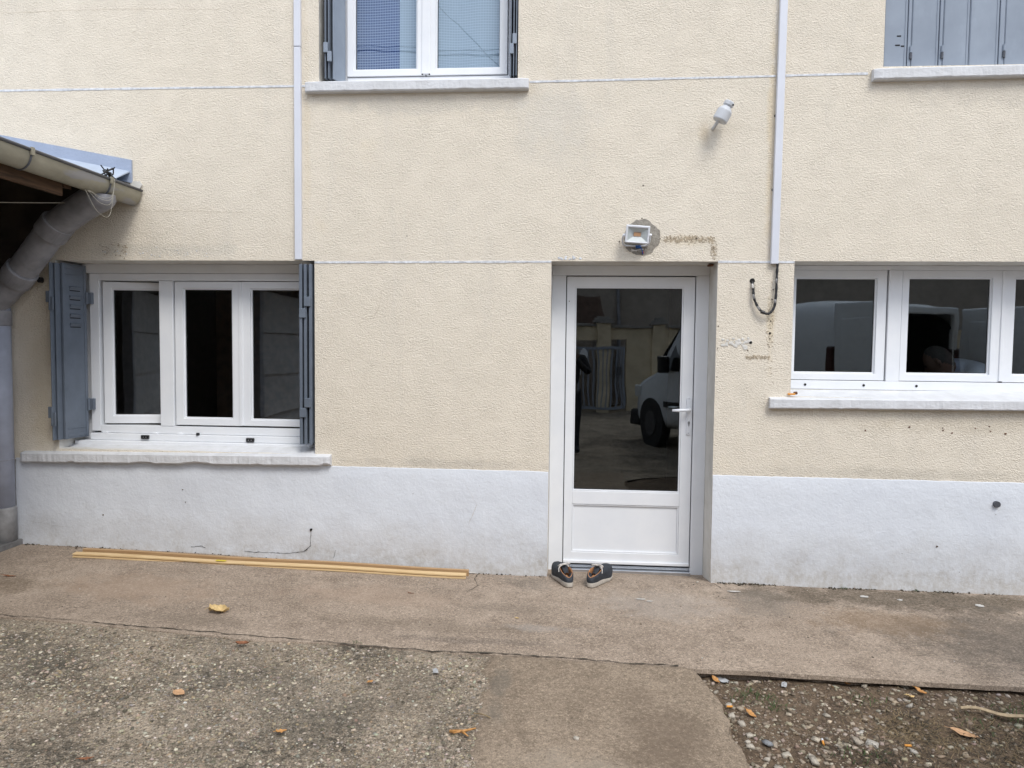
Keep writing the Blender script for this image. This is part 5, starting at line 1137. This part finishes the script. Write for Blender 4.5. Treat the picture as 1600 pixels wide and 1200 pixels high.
butt(1141, 1106, R(0), False, 'orange filter end beside the broken concrete edge'); butt(1286, 1160, R(80), True, 'cigarette end with white paper tip in the soil strip'); butt(1420, 1163, R(-5), False, 'orange filter end right of the large buff stone')
x, y = soil_pt(1199, 1162, SOIL_Z + 0.015); o = stones('oval_pebble', np.zeros((1, 3)), np.array([0.024]), np.array([(0.24, 0.25, 0.265)]), 0.45, 401); o.location = (x, y, soil_h(x, y) + 0.012); tag(o, 'smooth blue grey oval pebble left of the cigarette end', 'stone')
def scrap(name, mat, x, y, z, L_, W_, rz, seed, label):
    rows = [[(L_ * (i / 5 - 0.5), W_ * (j / 4 - 0.5) * (1 - 0.3 * abs(i / 5 - 0.5)), 0.006 + 0.25 * W_ * mnoise.noise(Vector((i * 0.9, j * 0.9, seed)))) for j in range(5)] for i in range(6)]
    o = MB().grid(rows).build(name, mat, loc=(x, y, z)); o.rotation_euler = (0, 0, rz); tag(o, label, 'scrap')
scrap('plastic_scrap', 'white_scrap', -0.606, -1.55, gz(-0.6) + 0.004, 0.05, 0.026, R(110), 2.2, 'crumpled pale plastic scrap on the stony concrete')
x, y = soil_pt(1128, 1064); scrap('plastic_scrap', 'white_scrap', x, y, soil_h(x, y) + 0.004, 0.07, 0.04, R(-40), 5.1, 'pale plastic scrap beside the amber leaf in the soil corner')
x, y = soil_pt(1225, 1078); scrap('plastic_scrap', 'white_scrap', x, y, soil_h(x, y) + 0.004, 0.055, 0.026, R(70), 7.9, 'pale plastic scrap in the middle of the soil near pavement')
# pen and lighter left on the right sill
o = thing('pen', 'thin white pen lying on the left end of the right window sill', 'pen', (1.445, 0.02, 1.248))
MB().tube([(-0.05, 0, 0), (0.012, 0, 0)], 0.005, 8).build('barrel', 'paper_white', o); MB().tube([(0.0122, 0, 0), (0.03, 0, 0)], 0.0045, 8).build('tip', 'steel', o)
o = thing('plastic_peg', 'small orange and brown peg beside the pen on the sill', 'peg', (1.512, -0.005, 1.245))
bx('body', 'filter_orange', o, -0.028, 0.020, -0.008, 0.008, 0.0, 0.012, bevel=0.003); MB().tube([(0.012, 0.004, 0.012), (0.034, 0.004, 0.014)], 0.010, 8).build('head', 'rust', o)

# ------------------------------------------------------------------ people
def skin_body(name, verts, edges, radii, mat, parent, root=0):
    me = bpy.data.meshes.new(name); me.from_pydata([Vector(v) for v in verts], edges, []); o = bpy.data.objects.new(name, me); COL.objects.link(o); o.parent = parent
    m = o.modifiers.new('skin', 'SKIN'); m.use_smooth_shade = True
    for i, r_ in enumerate(radii):
        d = me.skin_vertices[0].data[i]; d.radius = r_ if isinstance(r_, tuple) else (r_, r_); d.use_root = (i == root)
    s = o.modifiers.new('sub', 'SUBSURF'); s.levels = s.render_levels = 2
    me.materials.append(M[mat]); return o
def lathe_head(parent, c, fwd, up, skinmat, hairmat, R_=0.105):
    fwd = Vector(fwd).normalized(); up = Vector(up); up = (up - fwd * up.dot(fwd)).normalized(); rt = fwd.cross(up)
    rows = []; hair = []
    for i in range(25):
        ph = PI * i / 24; row = []; hr = []
        for j in range(33):
            th = 2 * PI * j / 32; x, y, z = math.sin(ph) * math.cos(th), math.sin(ph) * math.sin(th), math.cos(ph)   # x fwd, y right, z up
            jaw = 1 - 0.28 * max(0, -z) ** 1.2; k = 1.0
            px_, py_, pz_ = 0.098 * x * (1 - 0.10 * max(0, -z)), 0.076 * y * jaw, 0.122 * z
            if x > 0.75 and -0.35 < z < 0.2: px_ += 0.022 * max(0, 1 - abs(y) / 0.22) * max(0, 1 - abs(z + 0.12) / 0.3)       # nose
            if x > 0.6 and 0.02 < z < 0.25: px_ -= 0.010 * max(0, 1 - abs(abs(y) - 0.38) / 0.2)                              # eye sockets
            if x > 0.6 and -0.72 < z < -0.5: px_ += 0.005 * max(0, 1 - abs(y) / 0.4)
            row.append(Vector(c) + fwd * px_ + rt * py_ + up * pz_)
            hk = 1.045 if (z > 0.35 - 1.3 * max(-0.9, -x) and x < 0.55 and z > -0.62) else 0.97
            hr.append(Vector(c) + (fwd * px_ + rt * py_ + up * pz_) * hk)
        rows.append(row); hair.append(hr)
    MB().grid(rows).build('head', skinmat, parent, smooth=True); MB().grid(hair).build('hair', hairmat, parent, smooth=True)
    for s in (-1, 1):
        e = Vector(c) + rt * 0.076 * s - up * 0.004 - fwd * 0.008
        MB().tube([e - up * 0.030, e + rt * s * 0.012 - fwd * 0.008, e + up * 0.030], [0.008, 0.015, 0.010], 8).build('ear', skinmat, parent, smooth=True)
        e2 = Vector(c) + fwd * 0.086 + rt * 0.030 * s + up * 0.012; MB().tube([e2, e2 + fwd * 0.004], 0.008, 8).build('eye', 'dark_hole', parent)
def hand_mb(o, d, up):
    """palm with five bent fingers; o wrist, d pointing direction"""
    d = Vector(d).normalized(); up = Vector(up); up = (up - d * up.dot(d)).normalized(); s = d.cross(up)
    m = MB(); o = Vector(o); m.tube([o - d * 0.02, o + d * 0.02, o + d * 0.055, o + d * 0.085], [0.024, 0.032, 0.036, 0.026], 10)
    for k, l in enumerate((0.07, 0.08, 0.075, 0.058)):
        b = o + d * 0.07 + s * (0.030 - 0.020 * k); m.tube([b, b + d * l * 0.5 - up * 0.006, b + d * l * 0.8 - up * 0.022, b + d * l * 0.95 - up * 0.038], [0.0095, 0.009, 0.008, 0.006], 8)
    b = o + d * 0.025 + s * 0.028; m.tube([b, b + d * 0.03 + s * 0.026 - up * 0.01, b + d * 0.058 + s * 0.03 - up * 0.02], [0.013, 0.0105, 0.008], 8)
    return m
pr = thing('person', 'person in pale blue shirt bending forward behind the right window', 'person', (3.35, 0.95, -0.045))
# pelvis, spine, chest, neck, arms, legs in local coordinates (origin under pelvis)
V = [(0.05, -0.02, 1.02), (-0.08, -0.08, 1.25), (-0.24, -0.14, 1.425), (-0.37, -0.18, 1.475), (-0.47, -0.20, 1.49),
     (-0.32, -0.35, 1.43), (-0.44, -0.40, 1.18), (-0.58, -0.33, 1.02), (-0.30, 0.03, 1.46), (-0.44, 0.10, 1.18), (-0.60, -0.02, 1.02)]
E_ = [(0, 1), (1, 2), (2, 3), (3, 4), (2, 5), (5, 6), (6, 7), (2, 8), (8, 9), (9, 10)]
skin_body('shirt', V, E_, [(0.16, 0.13), (0.165, 0.13), (0.165, 0.125), 0.085, 0.06, 0.075, 0.052, 0.042, 0.075, 0.052, 0.042], 'shirt_pale_blue', pr)
V2 = [(0.05, 0, 0.98), (0.05, -0.10, 0.90), (0.02, -0.12, 0.50), (0.04, -0.12, 0.09), (-0.06, -0.13, 0.045), (0.05, 0.10, 0.90), (0.0, 0.12, 0.50), (0.04, 0.12, 0.09), (-0.06, 0.13, 0.045)]
skin_body('trousers', V2, [(0, 1), (1, 2), (2, 3), (3, 4), (0, 5), (5, 6), (6, 7), (7, 8)], [(0.15, 0.13), 0.095, 0.065, 0.05, 0.045, 0.095, 0.065, 0.05, 0.045], 'trousers_dark', pr)
lathe_head(pr, (-0.545, -0.225, 1.515), (-0.66, 0.52, -0.55), (-0.42, 0.2, 0.88), 'skin', 'grey_hair')
MB().tube([(-0.40, -0.17, 1.455), (-0.50, -0.21, 1.50)], [0.062, 0.056], 12).build('neck', 'skin', pr, smooth=True)
for q in ((-0.58, -0.33, 1.02), (-0.60, -0.02, 1.02)): hand_mb(q, (-0.8, 0.1, -0.5), (0, 0, 1)).build('hand', 'skin', pr, smooth=True)
# photographer in dark clothes, behind the camera, mirrored at the edge of the door glass
ph = thing('person', 'standing person in dark clothes holding up a phone, mirrored in the door', 'person', (0.06, -5.38, gz(0) - 0.01))
V = [(0, 0, 0.98), (0, -0.01, 1.20), (0, -0.02, 1.40), (0, -0.01, 1.52), (0.20, -0.01, 1.42), (0.29, 0.06, 1.20), (0.08, 0.30, 1.42), (-0.20, -0.01, 1.42), (-0.29, 0.06, 1.20), (-0.13, 0.30, 1.42)]
skin_body('coat', V, [(0, 1), (1, 2), (2, 3), (2, 4), (4, 5), (5, 6), (2, 7), (7, 8), (8, 9)], [(0.17, 0.12), (0.165, 0.12), (0.175, 0.115), 0.06, 0.075, 0.055, 0.042, 0.075, 0.055, 0.042], 'coat_dark', ph)
V2 = [(0, 0, 0.98), (0.10, 0, 0.88), (0.11, 0.01, 0.48), (0.11, 0, 0.09), (0.12, 0.11, 0.045), (-0.10, 0, 0.88), (-0.11, 0.01, 0.48), (-0.11, 0, 0.09), (-0.12, 0.11, 0.045)]
skin_body('trousers', V2, [(0, 1), (1, 2), (2, 3), (3, 4), (0, 5), (5, 6), (6, 7), (7, 8)], [(0.15, 0.12), 0.095, 0.06, 0.05, 0.045, 0.095, 0.06, 0.05, 0.045], 'trousers_dark', ph)
lathe_head(ph, (0, 0.02, 1.655), (0, 1, -0.1), (0, 0, 1), 'skin', 'grey_hair')
for q, sg in (((0.08, 0.30, 1.42), -1), ((-0.13, 0.30, 1.42), 1)): hand_mb(q, (0.1 * sg, 0.5, 0.8), (0, -1, 0.4)).build('hand', 'skin', ph, smooth=True)
o = MB().box(-0.08, 0.075, -0.004, 0.004, -0.04, 0.035).build('phone', 'black_plastic', bevel=0.003, loc=(0.0, -4.955, 1.50)); tag(o, 'black phone held up by the photographer', 'phone')

# ------------------------------------------------------------------ van (seen in the panes)
vn = thing('van', 'white panel van with open rear doors, mirrored in the panes', 'van', (4.66, -3.47, -0.13), 0)
vdir = math.atan2(-0.92, -0.385)       # heading of the bonnet
vn.scale = (1, 1, 1.085); vn.location.z = -0.06; vn.rotation_euler = (0, 0, vdir)        # local +x = forward, origin = rear corner on the camera side ; body spans local y 0..W
VW = 1.86
def section(s_):
    # (bottom, roof, belt half widths) along length s_
    zt = float(np.interp(s_, [0, 0.05, 0.4, 2.9, 3.2, 3.75, 4.0, 4.55, 4.75, 4.8], [1.95, 1.99, 2.02, 2.02, 1.93, 1.30, 1.14, 1.02, 0.86, 0.60]))
    zb = 0.27; hw = VW / 2 * float(np.interp(s_, [0, 3.9, 4.5, 4.8], [1, 1, 0.95, 0.80])); tum = float(np.interp(s_, [0, 3.2, 3.75, 4.8], [0.10, 0.12, 0.10, 0.05]))
    pts = []
    for k in range(33):
        a = -PI / 2 + 2 * PI * k / 32; c_, s2 = math.cos(a), math.sin(a); e = 0.28
        yy = math.copysign(abs(c_) ** e, c_); zz = math.copysign(abs(s2) ** e, s2)
        z = (zb + zt) / 2 + (zt - zb) / 2 * zz; t = (z - zb) / (zt - zb)
        pts.append((s_, -VW / 2 + yy * (hw - tum * max(0, t - 0.45) * 1.8 * 0.6), z))
    return pts
secs = [section(s_) for s_ in (0.0, 0.03, 0.15, 0.5, 1.2, 2.0, 2.6, 2.9, 3.05, 3.2, 3.4, 3.6, 3.75, 3.9, 4.1, 4.35, 4.55, 4.68, 4.76, 4.8)]
m = MB().grid(secs); m.add(secs[-1][:-1], [tuple(range(32))]); m.build('body', 'van_white', vn, smooth=True)
lin = [[(x + 0.02, -VW / 2 + (y + VW / 2) * 0.95, 0.42 + (z - 0.27) * 0.86) for x, y, z in s_] for s_ in secs[:6]]
m = MB().grid(lin); m.add(lin[-1][:-1], [tuple(range(32))]); m.build('cargo_shade_shell', 'dark_gap', vn)  # near-black shell stands in for the unlit cargo space
for s in (0, 1):
    yb = 0.006 if s == 0 else -VW - 0.006; sg = 1 if s == 0 else -1; yin = lambda d: yb - sg * d
    m = MB().prism([(2.35, 1.18), (3.05, 1.16), (3.52, 1.16), (3.12, 1.76), (2.35, 1.80)], 'y', yin(0.115), yin(0.0)); m.v = [(x, y - sg * max(0, z - 1.1) * 0.13, z) for x, y, z in m.v]; m.build('side_window', 'car_glass', vn)
    for s_ in (0.85, 3.95):
        MB().tube([(s_, yb - sg * 0.20, 0.33), (s_, yb + sg * 0.005, 0.33)], 0.33, 24).build('tyre', 'tyre_black', vn); MB().tube([(s_, yb + sg * 0.0055, 0.33), (s_, yb + sg * 0.015, 0.33)], 0.19, 18).build('rim', 'rim_grey', vn)
        MB().tube([(s_, yb - sg * 0.05, 0.36), (s_, yb + sg * 0.004, 0.36)], 0.385, 24).build('wheel_arch', 'tyre_black', vn)
    m = MB().box(3.30, 3.42, yb + sg * 0.02, yb + sg * 0.22, 1.12, 1.36) if sg > 0 else MB().box(3.30, 3.42, yb - 0.22, yb - 0.02, 1.12, 1.36); m.build('wing_mirror', 'black_plastic', vn, bevel=0.03)
    y0_, y1_ = sorted((yb, yb + sg * 0.018)); bx('side_moulding', 'tyre_black', vn, 1.2, 3.5, y0_, y1_, 0.62, 0.72, bevel=0.006)
    y0_, y1_ = sorted((yb - sg * 0.02, yb + sg * 0.012)); bx('handle_recess', 'dark_gap', vn, 2.16, 2.34, y0_, y1_, 1.04, 1.10); bx('handle', 'van_white', vn, 2.1, 2.28, *sorted((yb + sg * 0.012, yb + sg * 0.03)), 1.06, 1.09, bevel=0.006)
    bx('tail_light', 'tail_red', vn, -0.012, 0.10, *sorted((yb - sg * 0.13, yb + sg * 0.006)), 0.95, 1.52, bevel=0.02)
    bx('headlight', 'reflector_grey', vn, 4.42, 4.66, *sorted((yb - sg * 0.35, yb - sg * 0.06)), 0.72, 0.92, bevel=0.03)
    bx('slide_rail', 'dark_gap', vn, 0.25, 1.5, *sorted((yb - sg * 0.015, yb + sg * 0.006)), 1.20, 1.235)
MB().add([(3.24, -0.22, 1.86), (3.24, -VW + 0.22, 1.86), (3.78, -VW + 0.10, 1.24), (3.78, -0.10, 1.24)], [(0, 1, 2, 3)]).build('windscreen', 'car_glass', vn, loc=(0.045, 0, 0.055))
bx('bumper', 'tyre_black', vn, 4.55, 4.86, -VW + 0.08, -0.08, 0.24, 0.48, bevel=0.04); bx('rear_bumper', 'tyre_black', vn, -0.08, 0.08, -VW + 0.02, -0.02, 0.26, 0.42, bevel=0.03)
bx('bumper_grille', 'tyre_black', vn, 4.70, 4.79, -VW + 0.45, -0.45, 0.66, 0.80, bevel=0.02)
frame_mb(-VW + 0.04, -0.04, 0.40, 1.97, 0.07, 0.07, 0.05, 0.09, 0.0, 0.03)
fr_ = frame_mb(-VW + 0.05, -0.05, 0.40, 1.96, 0.07, 0.07, 0.05, 0.08, -0.012, 0.05); fr_.v = [(y, x, z) for x, y, z in fr_.v]; fr_.build('rear_opening_frame', 'van_white', vn, bevel=0.015)
for s in (0, 1):
    hy = -0.02 if s == 0 else -VW + 0.02; ang = R(172 if s == 0 else 188)
    pd = bpy.data.objects.new('rear_door', None); 
    m = MB().box(-0.025, 0.025, -0.88, 0, 0.42, 1.95) if s == 0 else MB().box(-0.025, 0.025, 0, 0.88, 0.42, 1.95)
    a2 = R(-97) if s == 0 else R(97)
    m = rot_mb(m, a2, 0, 0); o = m.build('rear_door', 'van_white', vn, bevel=0.02, loc=(-0.03, hy, 0))
    m2 = MB().box(-0.031, 0.031, -0.78, -0.10, 0.60, 1.80) if s == 0 else MB().box(-0.031, 0.031, 0.10, 0.78, 0.60, 1.80)
    rot_mb(m2, a2, 0, 0).build('door_panel', 'van_white', vn, bevel=0.012, loc=(-0.03, hy, 0))

# ------------------------------------------------------------------ far side of the yard
bw = thing('boundary_wall', 'cream rendered yard wall with grey coping and pillars, mirrored in the door', 'wall', (0, -12.6, 0))
for a, b in ((-14, -1.55), (1.50, 12)):
    bx('wall_panel', 'opposite_render', bw, a, b, -0.1, 0.1, -0.3, 2.05); bx('coping', 'coping_grey', bw, a, b, -0.16, 0.16, 2.051, 2.12, bevel=0.01)
bx('wall_panel', 'opposite_render', bw, -1.55, 1.50, -0.1, 0.1, 1.75, 2.05); bx('coping', 'coping_grey', bw, -1.55, 1.50, -0.16, 0.16, 2.051, 2.12, bevel=0.01)
for x in (-6, -2.8, 0.92, 2.30, 6):
    bx('pillar', 'opposite_render', bw, x - 0.17, x + 0.17, -0.19, 0.19, -0.3, 2.15); m = MB()
    for k, (h, z) in enumerate(((0.24, 2.151), (0.20, 2.21), (0.13, 2.27))): bx('pillar_cap', 'coping_grey', bw, x - h, x + h, -h, h, z, z + 0.058, bevel=0.008)
gt = thing('metal_gate', 'blue grey barred metal gate, mirrored in the door glass', 'gate', (0, -12.42, 0))
frame_mb(-1.5, 1.46, 0.02, 1.58, 0.06, 0.06, 0.06, 0.06, -0.03, 0.03).build('frame', 'gate_blue_grey', gt)
b0_ = None
for k, x in enumerate(np.arange(-1.40, 1.40, 0.115)):
    if b0_ is None: b0_ = bx('bar', 'gate_blue_grey', gt, -0.018, 0.018, -0.018, 0.018, 0.08, 1.52); b0_.location = (x, 0, 0)
    else: sub_dup(b0_, gt, (x, 0, 0))
bx('lock_box', 'dark_metal', gt, 1.25, 1.37, 0.03, 0.08, 0.85, 1.05); bx('letter_box', 'paper_white', gt, -0.02, 0.38, 0.035, 0.12, 0.86, 1.14, bevel=0.01)
nt_ = blob('paper_sheet', 'paper_white', 0.44, 1.38, 0.11, 0.17, 0.035, 0.042, 3, 20, 0.05, gt)
nh = thing('neighbour_house', 'brown rendered house with low tiled outbuilding beyond the yard wall', 'house', (0, -17, 0))
bx('wall', 'house_render', nh, -13, 14, -9, 0, -0.3, 6.2)
MB().prism([(0.5, 6.2), (-4.5, 8.6), (-9.5, 6.2)], 'x', -13.4, 14.4).build('roof', 'tile_brown', nh)
for x, z in ((-7.5, 1.0), (-4.0, 3.9), (-0.3, 3.9), (3.4, 3.9), (7.2, 3.9), (5.5, 1.0)):
    w0 = frame_mb(x - 0.6, x + 0.6, z, z + 1.35, 0.07, 0.07, 0.07, 0.07, 0.0, 0.06).build('window', 'pvc', nh); bx('pane', 'car_glass', w0, x - 0.53, x + 0.53, 0.01, 0.03, z + 0.07, z + 1.28); bx('sill', 'coping_grey', w0, x - 0.7, x + 0.7, 0.0, 0.14, z - 0.08, z - 0.001)
MB().tube([(1.6, 0.09, 0.0), (1.6, 0.09, 6.1)], 0.06, 12).build('downpipe', 'grey_pvc_pipe', nh)
ob = thing('outbuilding', 'small outbuilding with dark tiled roof beyond the yard wall', 'shed', (0, -13.6, 0))
bx('wall', 'house_render', ob, -5, 0.7, -2.6, 0, -0.3, 2.1); MB().prism([(-5.3, 2.15), (1.05, 2.15), (0.85, 2.9), (-5.3, 2.9)], 'y', -2.8, 0.2).build('roof', 'tile_brown', ob)
# utility poles and wires that cross the reflected sky
for i, (x, y, lb) in enumerate(((-15, -13.5, 'wooden utility pole at the left of the yard wall'), (15, -15.5, 'wooden utility pole at the right of the yard wall'), (-3.6, -13.35, 'wooden utility pole with a stay wire behind the yard wall'))):
    p = thing('utility_pole', lb, 'pole', (x, y, -0.2)); MB().tube([(0, 0, 0), (0, 0, 11.0)], [0.13, 0.09], 12).build('pole', 'pole_wood', p); bx('crossarm', 'pole_wood', p, -0.06, 0.06, -0.8, 0.8, 10.3, 10.42)
for i, (dy, z0, sag, lb) in enumerate(((-0.7, 10.3, 0.55, 'topmost cable between the utility poles'), (0.0, 9.95, 0.62, 'second cable from the top between the utility poles'), (0.7, 9.6, 0.52, 'third cable from the top between the utility poles'), (0.3, 9.35, 0.66, 'lowest cable between the utility poles'))):
    pts = [(-15 + 30 * t, -13.5 + dy - 2 * t, z0 - 4 * sag * t * (1 - t)) for t in np.linspace(0, 1, 25)]
    tag(MB().tube(pts, 0.014, 6).build('overhead_cable', 'black_plastic'), lb, 'cable', 'overhead cables')
tag(MB().tube([(-3.5, -13.3, 10.35), (5.4, -13.3, 1.4)], 0.012, 6).build('stay_wire', 'black_plastic'), 'straight slanting stay wire running down from the middle utility pole', 'cable')
